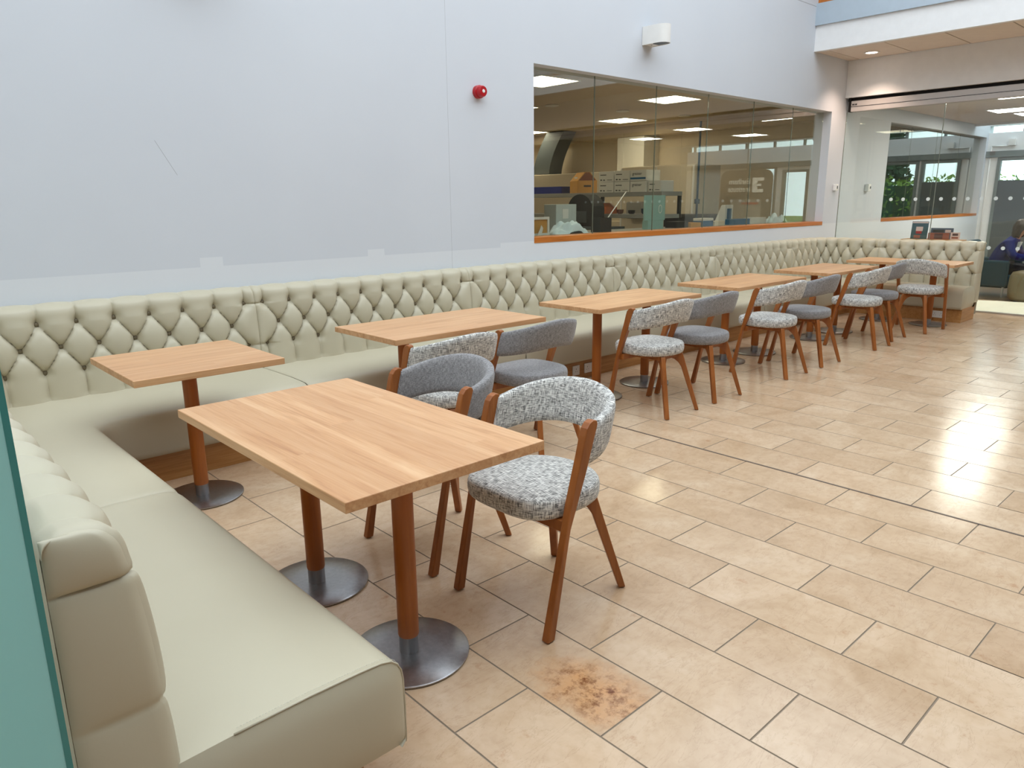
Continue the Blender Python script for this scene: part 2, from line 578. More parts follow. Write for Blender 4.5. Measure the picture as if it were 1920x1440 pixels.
# middle room behind the glass: ceiling, floor, far end
mid = struct('ceiling_middle', MB().box(GX + 0.22, 17.0, -2.1, WY, 2.88, 3.1), M['ceil'])
struct('trim_3', MB().box(16.9, 17.0, -2.1, WY, 2.84, 3.4), M['white'])

# floor: grout bed with single limestone slabs on it
FL = struct('floor', MB().box(-3.5, 12.7, -6.0, WY, -0.08, -0.0025), M['grout'])
struct('floor_middle', MB().box(12.7, FX + 0.2, -2.1, WY, -0.08, -0.001), M['brownfloor'])
PX, PY = 0.2967, 0.605
JX = 3.772
GAP = 0.0019


def tile_mesh(name, lx, ly, mat):
    m = MB()
    a, b, e = lx / 2 - GAP, ly / 2 - GAP, 0.0014
    m.add([(-a, -b, -0.012), (a, -b, -0.012), (a, b, -0.012), (-a, b, -0.012),
           (-a, -b, -e), (a, -b, -e), (a, b, -e), (-a, b, -e),
           (-a + e, -b + e, 0), (a - e, -b + e, 0), (a - e, b - e, 0), (-a + e, b - e, 0)],
          [(0, 1, 5, 4), (1, 2, 6, 5), (2, 3, 7, 6), (3, 0, 4, 7), (4, 5, 9, 8), (5, 6, 10, 9), (6, 7, 11, 10), (7, 4, 8, 11), (8, 9, 10, 11)])
    me = m.mesh(name)
    me.materials.append(mat); me.materials.append(M['tilejoint'])
    for pl in me.polygons:
        if pl.normal.z < 0.98: pl.material_index = 1
    return me


M['tilejoint'] = plain('tile_arris', rgb(158, 140, 120), 0.8, spec=0.15)
TM = tile_mesh('floor_slab', PX, PY, M['stone'])
TS = tile_mesh('floor_slab_stained', PX, PY, M['stain'])
near, rest = [], []
for r in range(-24, 31):
    xc = JX - PX / 2 + r * PX
    off = 0.857 if (r % 2 == 0) else 0.555
    for q in range(-12, 8):
        yc = off + PY / 2 + q * PY
        if xc > 12.55 or yc > 4.7 or yc < -5.6 or xc < -3.3: continue
        p = proj((xc, yc, 0))
        vis = p and -60 < p[0] < 2010 and 380 < p[1] < 1560 and xc < GX
        hid = (yc > 4.5) or (xc < 0.6) or (xc < 0.85 and yc > 1.5)
        (near if (vis and not hid) else rest).append((xc, yc))
near.sort(key=lambda p: p[0] ** 2 + p[1] ** 2)
rest += near[298:]
near = near[:298]
for xc, yc in near:
    st = abs(xc - 1.54) < 0.12 and 0.9 < yc < 1.55
    share(TS if st else TM, 'floor_slab', FL, (xc, yc, 0))
m = MB()
for xc, yc in rest:
    a, b = PX / 2 - GAP, PY / 2 - GAP
    m.add([(xc - a, yc - b, 0), (xc + a, yc - b, 0), (xc + a, yc + b, 0), (xc - a, yc + b, 0)], [(0, 1, 2, 3)])
o = m.build('floor_slab_field', M['stone'], FL); o['kind'] = 'stuff'
MB().box(JX - 0.007, JX + 0.007, -5.9, 4.1, -0.01, 0.0015).build('movement_joint', M['joint'], FL)

# far glazed end of the middle room
GY = WY + 0.115          # window glass line: what its mirror image shows lies at 2*GY - y
openings = [(3.95, 4.72, 0.05, 2.27), (3.08, 3.90, 0.35, 2.27), (0.74, 1.42, 0.05, 2.2), (-0.25, 0.58, 0.3, 2.3)]
mb = MB()
ys = sorted({-2.3, WY} | {v for o_ in openings for v in o_[:2]})
for a, b in zip(ys[:-1], ys[1:]):
    op = [o_ for o_ in openings if o_[0] <= a + 1e-6 and o_[1] >= b - 1e-6]
    if op:
        mb.box(FX, FX + 0.2, a, b, -0.05, op[0][2]); mb.box(FX, FX + 0.2, a, b, op[0][3], 2.76)
    else:
        mb.box(FX, FX + 0.2, a, b, -0.05, 2.76)
mb.box(FX, FX + 0.2, -2.3, WY, 2.90, 3.3)
struct('wall_end', mb, M['white'])
struct('trim_4', MB().box(FX - 0.05, FX, -2.1, WY, 2.28, 2.40), M['alu'])
for i, (a, b, z0, z1) in enumerate(openings):
    w = empty('door_%d' % (i + 1) if z0 < 0.1 else 'window_%d' % (i + 3)); tag(w, kind='structure')
    f = MB(); e = 0.06
    f.box(FX - 0.03, FX + 0.08, a, a + e, z0, z1).box(FX - 0.03, FX + 0.08, b - e, b, z0, z1)
    f.box(FX - 0.03, FX + 0.08, a + e, b - e, z1 - e, z1).box(FX - 0.03, FX + 0.08, a + e, b - e, z0, z0 + e)
    f.build('frame', M['alu'], w)
    MB().box(FX + 0.02, FX + 0.03, a + e, b - e, (1.82 if i == 0 else z0 + e), z1 - e).build('pane', M['glass'], w)
    if i == 0:
        MB().box(FX - 0.02, FX + 0.05, a + e, b - e, z0 + e, 1.82).build('lower_panel', M['charcoal'], w)
w = empty('window_7'); tag(w, kind='structure')
MB().box(FX + 0.05, FX + 0.06, -2.1, WY, 2.76, 2.90).build('pane', M['glass'], w)
for i in range(9):
    y = -1.9 + i * 0.78
    MB().box(FX + 0.02, FX + 0.1, y - 0.02, y + 0.02, 2.76, 2.90).build('mullion', M['alu'], w)

# ------------------------------------------------------------------ banquette
SEAT_Z = 0.42
PLZ = 0.165
CTRL = [(0, 0.06), (0, 0.35), (0, 0.70), (0.0, 0.925), (0.006, 0.946), (0.03, 0.956), (0.068, 0.956), (0.096, 0.944), (0.110, 0.915), (0.113, 0.88),
        (0.1155, 0.853), (0.119, 0.82), (0.126, 0.76), (0.130, 0.715), (0.134, 0.65), (0.136, 0.575), (0.141, 0.50), (0.144, 0.40), (0.144, 0.22)]


def catmull(pts, step):
    out = []
    n = len(pts)
    for i in range(n - 1):
        p0, p1, p2, p3 = pts[max(i - 1, 0)], pts[i], pts[i + 1], pts[min(i + 2, n - 1)]
        L = math.hypot(p2[0] - p1[0], p2[1] - p1[1])
        k = max(1, int(L / step))
        for j in range(k):
            s = j / k
            out.append(tuple(0.5 * (2 * b + (c - a) * s + (2 * a - 5 * b + 4 * c - d) * s * s + (3 * b - a - 3 * c + d) * s ** 3)
                             for a, b, c, d in zip(p0, p1, p2, p3)))
    out.append(pts[-1])
    return out


PROF_BACK = [(0, 0.06), (0, 0.4), (0, 0.8)] + catmull(CTRL[3:], 0.0062)
NORM = []
for i, (d, z) in enumerate(PROF_BACK):
    a = PROF_BACK[max(i - 1, 0)]; b = PROF_BACK[min(i + 1, len(PROF_BACK) - 1)]
    tx, tz = b[0] - a[0], b[1] - a[1]
    L = math.hypot(tx, tz) or 1
    NORM.append((-tz / L, tx / L))
ROW_T, ROW_B = 0.853, 0.578
DZ = (ROW_T - ROW_B) / 2


def fold(f):
    return abs(math.sin(PI * f))


def tuft(u, z, d, L, N, p, u0):
    """outward puff of a deep-buttoned back at length u, height z"""
    if d < 0.03 and z > 0.5: top = max(0.0, d / 0.03) * 0.5
    elif z > 0.93: top = 0.5 + 0.5 * (0.956 - z) / 0.03
    else: top = 1.0
    if d <= 0.0: return 0.0
    top = min(1, max(0, top))
    q = (u - u0) / p
    v = (ROW_T - z) / DZ
    def cl(x, lo, hi):
        if x < lo: return min(0.5, lo - x)
        if x > hi: return min(0.5, x - hi)
        return abs(x - round(x))
    if v <= 0 or v >= 2:
        f = cl(q, 0, N - 1)
        h = math.sin(PI * f) ** 0.8 if f > 0 else 0
        gr = f * p
        if v > 3.2 or z > 0.952: gr += 0.02
        if v > 3.0: h = h + (0.9 - h) * min(1, (v - 3.0) / 0.6)
        if v < -0.5: h = h + (0.8 - h) * 0.35 * min(1, (-v - 0.5) / 0.3)
    else:
        fa = cl(q + v / 2, 1, N - 1)
        fb = cl(q - v / 2, 0, N - 2)
        s = math.sin(PI * fa) * math.sin(PI * fb)
        h = max(0, s) ** 0.4
        gr = min(fa, fb) * p * 0.75
    A = 0.037 if v > 0 else 0.024
    if -0.6 < v <= 0: A = 0.024 + 0.013 * (1 + v / 0.6)
    r = A * h * top - 0.007 * math.exp(-gr / 0.0042) * top
    # pits at the buttons
    for row, sh in ((0, 0), (1, 0.5), (2, 0)):
        k = round(q - sh)
        if 0 <= k <= (N - 1 if row != 1 else N - 2):
            du = (q - sh - k) * p; dz = (v - row) * DZ
            r2 = du * du + dz * dz
            r -= 0.027 * math.exp(-r2 / 0.00085) * top
    # seam from the outer buttons to the joint
    if q < 0 or q > N - 1:
        for row in (0, 2):
            r -= 0.012 * math.exp(-abs(v - row) * DZ / 0.005)
    # joint at either end
    e = min(u, L - u)
    r -= 0.016 * math.exp(-e / 0.008) * top
    return r


BTN = MB().lathe([(0.0125, -0.006), (0.0142, 0.0), (0.013, 0.0045), (0.009, 0.0075), (0.003, 0.009)], 12)
BTN_ME = BTN.mesh('button', True); BTN_ME.materials.append(M['buttonleather'])


def make_path(segs):
    """segs: ('l', a, b) or ('a', centre, radius, ang0, ang1) in order; returns fn(u) -> point, tangent and the length"""
    parts, tot = [], 0.0
    for sg in segs:
        if sg[0] == 'l':
            a, b = Vector(sg[1]), Vector(sg[2]); L = (b - a).length
            parts.append((tot, L, sg, (b - a) / L))
        else:
            L = abs(sg[4] - sg[3]) * sg[2]
            parts.append((tot, L, sg, None))
        tot += L
    def fn(u):
        for s0, L, sg, d in parts:
            if u <= s0 + L + 1e-9 or sg is parts[-1][2]:
                if sg[0] == 'l':
                    return Vector(sg[1]) + d * (u - s0), d
                k = (u - s0) / L
                an = sg[3] + (sg[4] - sg[3]) * k
                sgn = 1 if sg[4] > sg[3] else -1
                return (Vector(sg[1]) + Vector((math.cos(an), math.sin(an))) * sg[2],
                        Vector((-math.sin(an), math.cos(an))) * sgn)
    return fn, tot


def backrest(root, segs, side, N, caps=(False, False), step=0.0066):
    """side: +1 when the front is to the right of the path direction"""
    fn, L = make_path(segs)
    u0 = 0.066; p = (L - 2 * u0) / (N - 1)
    nu = int(L / step)
    rows = []
    for i in range(nu + 1):
        u = L * i / nu
        P, T = fn(u)
        n = Vector((T.y, -T.x)) * side
        row = []
        for (d, z), (nd, nz_) in zip(PROF_BACK, NORM):
            h = tuft(u, z, d, L, N, p, u0)
            dd = d + nd * h if nd > 0 else d + abs(nd) * h * (1 if d > 0.01 else 0)
            zz = z + (nz_ * h if z > 0.9 else 0)
            row.append((P.x + n.x * dd, P.y + n.y * dd, zz))
        rows.append(row)
    m = MB()
    m.grid(rows)
    for end in (0, 1):
        if not caps[end]: continue
        base = rows[0] if end == 0 else rows[-1]
        P, T = fn(0 if end == 0 else L)
        out = -T if end == 0 else T
        n = Vector((T.y, -T.x)) * side
        g = []
        K = 12
        for idx, (d, z) in enumerate(PROF_BACK):
            if d <= 0.0005: continue
            x, y, zz = base[idx]
            dd = (Vector((x, y)) - P).dot(n)
            sg = [(0.96, ROW_T), (ROW_T, ROW_B), (ROW_B, 0.2)]
            row = []
            for j in range(K + 1):
                f = j / K
                b = 0.0
                for hi, lo in sg:
                    if lo <= zz <= hi:
                        s = (zz - lo) / (hi - lo)
                        b = max(0.0, math.sin(PI * min(1, max(0, s)))) ** 0.4
                o_ = 0.022 * b * max(0, math.sin(PI * (0.04 + 0.92 * f))) ** 0.45 + 0.004 * (1 - b)
                if j == 0: o_ = 0
                q = P + n * dd * (1 - f) + out * o_
                row.append((q.x, q.y, zz))
            g.append(row)
        m.grid(g)
    o = m.build('backrest', M['leather'], root, smooth=True)
    set_sharp(o.data, 70)
    for row, sh in ((0, 0), (1, 0.5), (2, 0)):
        zc = ROW_T - row * DZ
        dbase = min(PROF_BACK[8:], key=lambda q: abs(q[1] - zc) + (0 if q[0] > 0.1 else 1))[0]
        for k in range(N - (1 if row == 1 else 0)):
            u = u0 + (k + sh) * p
            P, T = fn(u)
            n = Vector((T.y, -T.x)) * side
            d = dbase - 0.021
            share(BTN_ME, 'button', o, (P.x + n.x * d, P.y + n.y * d, zc), (PI / 2, 0, math.atan2(n.y, n.x) + PI / 2))
    return o


SEAT_SEC = [(0.02, PLZ), (0.004, 0.178), (0.0, 0.20), (-0.002, 0.27), (0.0, 0.35), (0.004, 0.375), (0.014, 0.396), (0.032, 0.411), (0.06, 0.4185), (0.12, 0.422), (0.25, 0.425)]


def seat(root, segs, side, depth, caps=(False, False), step=0.04):
    """segs run along the front edge; side as in backrest gives the direction to the rear"""
    fn, L = make_path(segs)
    nu = max(2, int(L / step))
    us = sorted(set([L * i / nu for i in range(1, nu)] + [0.003, 0.0055, 0.012, L - 0.0055, L - 0.012, L - 0.003]))
    rows = []
    for u in us:
        P, T = fn(u)
        n = Vector((T.y, -T.x)) * side
        dp = depth(u / L) if callable(depth) else depth
        e = min(u, L - u)
        capped = (caps[0] and u < L / 2) or (caps[1] and u > L / 2)
        dip = 0 if capped else 0.013 * math.exp(-e / 0.006)
        row = []
        for o_, z in SEAT_SEC + [(dp * 0.75, 0.423), (dp, 0.418), (dp, PLZ)]:
            z2 = z - dip if z > 0.3 else z
            o2 = o_ + (dip if o_ < 0.03 else 0)
            row.append((P.x + n.x * o2, P.y + n.y * o2, z2))
        rows.append(row)
    m = MB()
    m.grid(rows)
    for end in (0, 1):
        if not caps[end]: continue
        base = rows[0] if end == 0 else rows[-1]
        P, T = fn(0 if end == 0 else L)
        out = -T if end == 0 else T
        n = Vector((T.y, -T.x)) * side
        g = []
        for j in range(9):
            f = j / 8
            row = []
            for x, y, z in base:
                zz = PLZ + (z - PLZ) * (1 - f)
                wf = min(1.0, abs((Vector((x, y)) - P).dot(n)) / 0.06)
                o_ = 0.022 * wf ** 0.6 * math.sin(PI * f) ** 0.5 if 0 < j < 8 else 0
                row.append((x + out.x * o_, y + out.y * o_, zz))
            g.append(row)
        m.grid(g)
    o = m.build('seat', M['leather'], root, smooth=True)
    set_sharp(o.data, 60)
    for end in (0, 1):
        if not caps[end]: continue
        base = rows[0] if end == 0 else rows[-1]
        pts = [Vector(b) + Vector((0, 0, 0.001)) for b in base[1:-2]]
        MB().tube(pts, 0.0028, 6).build('piping', M['leather'], o, smooth=True)
        P, T = fn(0 if end == 0 else L)
        inn = T if end == 0 else -T
        st = MB()
        q = []
        for a, b in zip(pts[:-1], pts[1:]):
            for k in range(max(1, int((b - a).length / 0.007))):
                q.append(a.lerp(b, k / max(1, int((b - a).length / 0.007))))
        for k in range(0, len(q) - 1):
            a = q[k] + Vector((inn.x, inn.y, 0)) * 0.011 + Vector((0, 0, 0.004))
            b = a.lerp(q[k + 1] + Vector((inn.x, inn.y, 0)) * 0.011 + Vector((0, 0, 0.004)), 0.6)
            st.tube([a, b], 0.0008, 4)
        st.build('stitching', M['stitch'], o)
    return o


def plinth(root, segs, side, depth, inset=0.05, ends=(0, 0)):
    fn, L = make_path(segs)
    us = [ends[0]] + [L * i / 24 for i in range(1, 24)] + [L - ends[1]] if len(segs) > 1 else [ends[0], L - ends[1]]
    rows = []
    for u in us:
        P, T = fn(u)
        n = Vector((T.y, -T.x)) * side
        rows.append([(P.x + n.x * o_, P.y + n.y * o_, z) for o_, z in ((inset, 0.0), (inset, PLZ + 0.01), (depth, PLZ + 0.01), (depth, 0.0))])
    m = MB()
    m.grid(rows, close=True)
    for r in (rows[0], rows[-1]): m.add(r, [(0, 1, 2, 3)])
    return m.build('plinth', M['oak'], root)


def banquette(label, back, side_b, N, front, side_f, depth, caps_b=(False, False), caps_s=(False, False), pd=0.5, pends=(0, 0)):
    r = empty('banquette_section', (0, 0, 0), 0, label, 'banquette', 'buttoned banquette sections')
    backrest(r, back, side_b, N, caps_b)
    seat(r, front, side_f, depth, caps_s)
    plinth(r, front, side_f, pd, ends=pends)
    return r


BX0, FXL = 0.172, 0.872        # left run: rear and front x
FYL = 4.10                     # long run: front y
BXR, FXR = 10.55, 9.99         # right run: rear and front x
RB = 0.45
WB = WY - 0.015             # rear of the long back, just clear of the wall
banquette('sage leather banquette end section in the foreground beside the teal glass screen',
          [('l', (BX0, 1.36), (BX0, 2.888))], 1, 10,
          [('l', (FXL, 1.36), (FXL, 2.89))], -1, 0.56, (True, False), (True, False), 0.5, (0.14, 0))


cr = 0.07
fr_l = [('l', (FXL, 2.89), (FXL, FYL - cr)), ('a', (FXL + cr, FYL - cr), cr, PI, PI / 2), ('l', (FXL + cr, FYL), (2.06, FYL))]
Lf = (FYL - cr - 2.89); La = cr * PI / 2; Lt = Lf + La + (2.06 - FXL - cr)
kc = (Lf + La / 2) / Lt


def dl(f):
    b = 0.56 if f < kc else 0.70
    e = abs(f - kc) * Lt
    k = max(0, 1 - e / (La / 2 + 0.12))
    return b + (0.80 - b) * k


banquette('sage leather banquette corner section wrapping behind the small square table',
          [('l', (BX0, 2.892), (BX0, WB - RB)), ('a', (BX0 + RB, WB - RB), RB, PI, PI / 2), ('l', (BX0 + RB, WB), (2.06, WB))], 1, 19,
          fr_l, -1, dl)
names = ['sage leather banquette section behind the second table, next to the corner section',
         'sage leather banquette section starting below the left end of the lab window',
         'sage leather banquette section below the middle of the lab window',
         'sage leather banquette section below the right half of the lab window']
xs = [2.06, 3.93, 5.795, 7.66, 9.52]
for i in range(4):
    banquette(names[i], [('l', (xs[i], WB), (xs[i + 1], WB))], 1, 10, [('l', (xs[i], FYL), (xs[i + 1], FYL))], -1, 0.70)
cr = 0.07
fr_r = [('l', (9.52, FYL), (FXR - cr, FYL)), ('a', (FXR - cr, FYL - cr), cr, PI / 2, 0), ('l', (FXR, FYL - cr), (FXR, 3.995))]
Lf2 = FXR - cr - 9.52; Lt2 = Lf2 + La + (FYL - cr - 3.995); kc2 = (Lf2 + La / 2) / Lt2


def dr(f):
    b = 0.70 if f < kc2 else 0.42
    e = abs(f - kc2) * Lt2
    k = max(0, 1 - e / (La / 2 + 0.12))
    return b + (0.62 - b) * k


banquette('sage leather banquette section curving round the far right corner of the hall',
          [('l', (9.52, WB), (BXR - RB, WB)), ('a', (BXR - RB, WB - RB), RB, PI / 2, 0), ('l', (BXR, WB - RB), (BXR, 3.995))], 1, 10, fr_r, -1, dr)
banquette('sage leather banquette end section at the far right against the glass partition',
          [('l', (BXR, 3.995), (BXR, 2.79))], 1, 7, [('l', (FXR, 3.995), (FXR, 2.80))], -1, 0.43, (False, True), (False, True), 0.53, (0, 0.0))

# ------------------------------------------------------------------ tables
def pole_set(root, x):
    MB().box(x - 0.13, x + 0.13, -0.05, 0.05, 0.708, 0.7178).build('mount_plate', M['black'], root)
    MB().lathe([(0.034, 0.072), (0.0358, 0.078), (0.0358, 0.40), (0.0358, 0.700), (0.034, 0.708)], 28, x, 0).build('pole', M['pole'], root, angle=40)
    MB().lathe([(0.0332, 0.012), (0.0332, 0.072)], 28, x, 0).build('collar', M['steel'], root, angle=40)
    b = MB().lathe([(0.196, 0.003), (0.205, 0.005), (0.205, 0.0095), (0.2, 0.0125), (0.1, 0.0128), (0.02, 0.013)], 48, x, 0).build('base', M['steel'], root, angle=40)
    MB().lathe([(0.190, 0.0), (0.190, 0.0035)], 40, x, 0).build('base_pad', M['rubber'], b)


def table(label, x0, x1, y0, y1, along, poles):
    cx, cy = (x0 + x1) / 2, (y0 + y1) / 2
    r = empty('dining_table', (cx, cy, 0), 0 if along == 'x' else PI / 2, label, 'table', 'oak pedestal tables')
    L, W = ((x1 - x0), (y1 - y0)) if along == 'x' else ((y1 - y0), (x1 - x0))
    MB().box(-L / 2, L / 2, -W / 2, W / 2, 0.718, 0.75).build('tabletop', M['top'], r, bevel=0.0025)
    for p in poles: pole_set(r, p)
    return r


table('large oak table in the foreground with two poles', 0.87, 1.60, 1.588, 2.82, 'y', (-0.325, 0.325))
table('small square oak table with one pole in the banquette corner', 0.89, 1.60, 3.43, 4.15, 'x', (0,))
table('oak table against the banquette, first of the row behind the foreground chairs', 2.26, 3.46, 3.42, 4.10, 'x', (-0.32, 0.32))
table('oak table against the banquette, second of the row, left of the lab window centre', 3.95, 5.23, 3.37, 3.98, 'x', (-0.31, 0.31))
table('oak table against the banquette, third of the row', 5.78, 7.05, 3.36, 3.99, 'x', (-0.29, 0.29))
table('oak table against the banquette, fourth of the row', 7.54, 8.74, 3.33, 3.97, 'x', (-0.3, 0.3))
table('farthest oak table, in front of the banquette end by the glass partition', 9.34, 10.02, 2.74, 3.96, 'y', (-0.3, 0.3))


# ------------------------------------------------------------------ chairs (facing +y, floor origin between the feet)
def uvs(o, fn):
    me = o.data
    l = me.uv_layers.new(name='UVMap')
    for lp in me.loops:
        l.data[lp.index].uv = fn(me.vertices[lp.vertex_index].co, lp)


def make_chair(fab):
    r = empty('dining_chair')
    # seat cushion
    def rad(th):
        c, s = math.cos(th), math.sin(th)
        n = 3.4 if s > 0 else 2.3
        a = 0.228; b = 0.215 if s > 0 else 0.235
        return (abs(c / a) ** n + abs(s / b) ** n) ** (-1 / n)
    K = 56
    m = MB()
    rings = []
    for sc, z in ((0.0, 0.428), (0.8, 0.428), (0.95, 0.43), (0.985, 0.438), (1.0, 0.455), (1.003, 0.475), (0.99, 0.493), (0.962, 0.502), (0.9, 0.507), (0.6, 0.513), (0.0, 0.516)):
        rings.append([(rad(2 * PI * k / K) * math.cos(2 * PI * k / K) * sc, 0.062 + rad(2 * PI * k / K) * math.sin(2 * PI * k / K) * sc, z) for k in range(K)])
    m.grid(rings, close=True)
    o = m.build('seat', fab, r, smooth=True)
    l = o.data.uv_layers.new(name='UVMap')
    for pg in o.data.polygons:
        side = abs(pg.normal.z) < 0.62
        ac = math.atan2(pg.center.y - 0.062, pg.center.x)
        for li in pg.loop_indices:
            c = o.data.vertices[o.data.loops[li].vertex_index].co
            if side:
                a = math.atan2(c.y - 0.062, c.x)
                if a - ac > PI: a -= 2 * PI
                if ac - a > PI: a += 2 * PI
                l.data[li].uv = (a * 0.225 + 2, c.z)
            else:
                l.data[li].uv = (c.x + 0.5, c.y)
    # wrap-round back
    A_, B_ = 0.264, 0.24
    NT_ = 44
    rows = []; ulen = []
    acc = 0; last = None
    for i in range(NT_ + 1):
        th = PI + PI * i / NT_
        k = math.sin(PI * i / NT_)
        c, s = math.cos(th), math.sin(th)
        n = 2.5
        rr = (abs(c / A_) ** n + abs(s / B_) ** n) ** (-1 / n)
        px, py = rr * c, 0.03 + rr * s
        # outward normal of the superellipse
        nx = (abs(c * rr / A_) ** (n - 1)) * (1 if c > 0 else -1) / A_
        ny = (abs(s * rr / B_) ** (n - 1)) * -1 / B_
        L = math.hypot(nx, ny); nx, ny = nx / L, ny / L
        if last: acc += math.hypot(px - last[0], py - last[1])
        last = (px, py); ulen.append(acc)
        zt = 0.757 + 0.075 * k ** 1.2; zb = 0.608 + 0.052 * k ** 1.2
        th_ = 0.020 + 0.004 * k
        loop = []
        H = (zt - zb) / 2; zc = (zt + zb) / 2
        for q in range(20):
            a = 2 * PI * q / 20
            e = 4.0
            ca, sa = math.cos(a), math.sin(a)
            g = (abs(ca) ** e + abs(sa) ** e) ** (-1 / e)
            off = ca * g * th_ - th_
            z = zc + sa * g * H
            sh = (0.757 - z) * 0.27
            loop.append((px + nx * off, py + ny * off + sh, z))
        rows.append(loop)
    m = MB(); m.grid(rows, close=True)
    m.f.append(tuple(range(20))); m.f.append(tuple(NT_ * 20 + k for k in range(20))[::-1])
    o = m.build('backrest', fab, r, smooth=True)
    set_sharp(o.data, 60)
    uvs(o, lambda c, lp: (ulen[min(NT_, lp.vertex_index // 20)] * 1.1, c.z + (0.03 if lp.vertex_index % 20 in range(6, 15) else 0)))
    # front legs that rise to the ends of the back
    poly = [(0.262, 0.004), (0.226, 0.004), (0.150, 0.40), (0.075, 0.59), (0.020, 0.755)]
    poly += [(0.024, 0.768), (0.042, 0.772), (0.060, 0.765), (0.075, 0.748), (0.084, 0.722), (0.100, 0.66)]
    poly += [(0.150, 0.49), (0.186, 0.33)]
    for s in (-1, 1):
        MB().prism(poly, lambda a, b, t: (s * (t + 0.004 * (b - 0.4)), a, b), 0.235, 0.267).build('front_leg', M['beech'], r, bevel=0.004)
    # rear legs with a curved shoulder under the seat
    poly = [(0.340, 0.004), (0.312, 0.004), (0.214, 0.285), (0.200, 0.325), (0.180, 0.355), (0.150, 0.380), (0.10, 0.396), (0.10, 0.43), (0.19, 0.43), (0.206, 0.425), (0.216, 0.40)]
    for s in (-1, 1):
        d = Vector((s * 0.565, -0.825)); w = Vector((d.y, -d.x))
        MB().prism(poly, lambda a, b, t: (d.x * a + w.x * t, 0.03 + d.y * a + w.y * t, b), -0.016, 0.016).build('rear_leg', M['beech'], r, bevel=0.004)
    f = MB()
    f.box(-0.236, 0.236, 0.125, 0.165, 0.385, 0.428)
    f.box(-0.13, 0.13, -0.12, 0.125, 0.398, 0.428)
    f.build('seat_frame', M['beech'], r, bevel=0.003)
    return r


CH_L = make_chair(M['tweed'])
CH_G = make_chair(M['felt'])
used = set()


def chair(kind, x, y, face, label):
    """face: heading of the chair front in degrees, 90 = towards the long wall"""
    src = CH_L if kind == 'L' else CH_G
    if kind in used: o = copy_tree(src)
    else:
        o = src; used.add(kind)
    o.location = (x, y, 0)
    o.rotation_euler = (0, 0, math.radians(face - 90))
    tag(o, label, 'chair', 'pale tweed chairs' if kind == 'L' else 'blue-grey felt chairs')
    return o


chair('L', 1.868, 1.843, 180, 'pale tweed chair nearest the camera, at the end of the large foreground table')
chair('G', 1.858, 2.50, 180, 'blue-grey felt chair at the large foreground table, behind the nearest tweed chair')
chair('L', 2.43, 3.13, 90, 'pale tweed chair at the first wall table, half hidden behind the blue-grey chair')
chair('G', 3.075, 3.13, 90, 'blue-grey felt chair at the right of the first wall table')
chair('L', 4.315, 3.13, 90, 'pale tweed chair at the second wall table')
chair('G', 4.92, 3.13, 90, 'blue-grey felt chair at the second wall table')
chair('L', 6.0, 3.115, 90, 'pale tweed chair at the third wall table')
chair('G', 6.66, 3.115, 90, 'blue-grey felt chair at the third wall table')
chair('L', 7.787, 3.09, 90, 'pale tweed chair at the fourth wall table')
chair('G', 8.39, 3.155, 90, 'blue-grey felt chair at the fourth wall table')
chair('L', 9.16, 3.03, 4, 'pale tweed chair seen from behind at the farthest table')


# ------------------------------------------------------------------ windows in the long wall
def wall_window(name, W, joints, z_sill_top):
    w = empty(name); tag(w, kind='structure')
    MB().box(W[0], W[1], WY - 0.004, WY + WT, W[2], z_sill_top).build('window_sill', M['sill'], w)
    e = [W[0]] + joints + [W[1]]
    for a, b in zip(e[:-1], e[1:]):
        p = MB().box(a + 0.004, b - 0.004, GY, GY + 0.004, z_sill_top, W[3]).build('pane', M['coated'], w)
    for j in joints:
        MB().box(j - 0.002, j + 0.002, GY - 0.001, GY + 0.011, z_sill_top, W[3]).build('glazing_joint', M['edge'], w)
    return w


wall_window('window_1', W1, [5.79, 6.79, 7.785, 8.80, 9.81], 1.175)
wall_window('window_2', W2, [14.06, 15.3, 16.54], 1.165)

# ------------------------------------------------------------------ glazed partition across the hall
GP = empty('glazed_partition', (0, 0, 0), 0, 'frameless glass partition with rows of white dots beyond the far banquette', 'glass partition')
MB().box(GX - 0.05, GX + 0.06, -2.05, WY - 0.075, 2.70, 2.845).build('header_rail', M['header'], GP, bevel=0.004)
MB().box(GX - 0.02, GX + 0.05, -2.05, WY - 0.02, 2.845, 2.96).build('gap_shade_box', M['darkgap'], GP)  # dark-coloured box stands in for the shade above the rail
MB().box(GX - 0.05, GX + 0.05, WY - 0.073, WY - 0.04, 2.70, 2.95).build('end_shade_box', M['darkgap'], GP)  # same dark colour stands in for shade at the rail end
MB().box(GX - 0.054, GX - 0.05, -2.05, WY - 0.08, 2.765, 2.770).build('rail_groove', M['darkgap'], GP)
for y, w_ in ((WY - 0.105, 0.02), (WY - 0.13, 0.008), (WY - 0.15, 0.016)):
    MB().box(GX - 0.056, GX - 0.05, y - w_ / 2, y + w_ / 2, 2.785, 2.805).build('rail_screw', M['black'], GP)
gy = [WY - 0.004, 3.64, 2.36, 1.08, -0.2, -1.48]
for a, b in zip(gy[1:] , gy[:-1]):
    MB().box(GX, GX + 0.012, a + 0.004, b - 0.004, 0.02, 2.70).build('pane', M['glass'], GP)
for y in gy[1:]:
    MB().box(GX - 0.001, GX + 0.013, y - 0.0035, y + 0.0035, 0.02, 2.70).build('glazing_joint', M['edge'], GP)
MB().box(GX - 0.002, GX + 0.014, gy[0], gy[0] + 0.004, 0.02, 2.70).build('glazing_joint', M['edge'], GP)
MB().box(GX - 0.02, GX + 0.035, -2.05, WY - 0.02, -0.002, 0.02).build('floor_rail', M['silver'], GP)
DOT = MB().lathe([(0.024, 0), (0.024, 0.001)], 16)
DM = DOT.mesh('dot'); DM.materials.append(M['dot'])
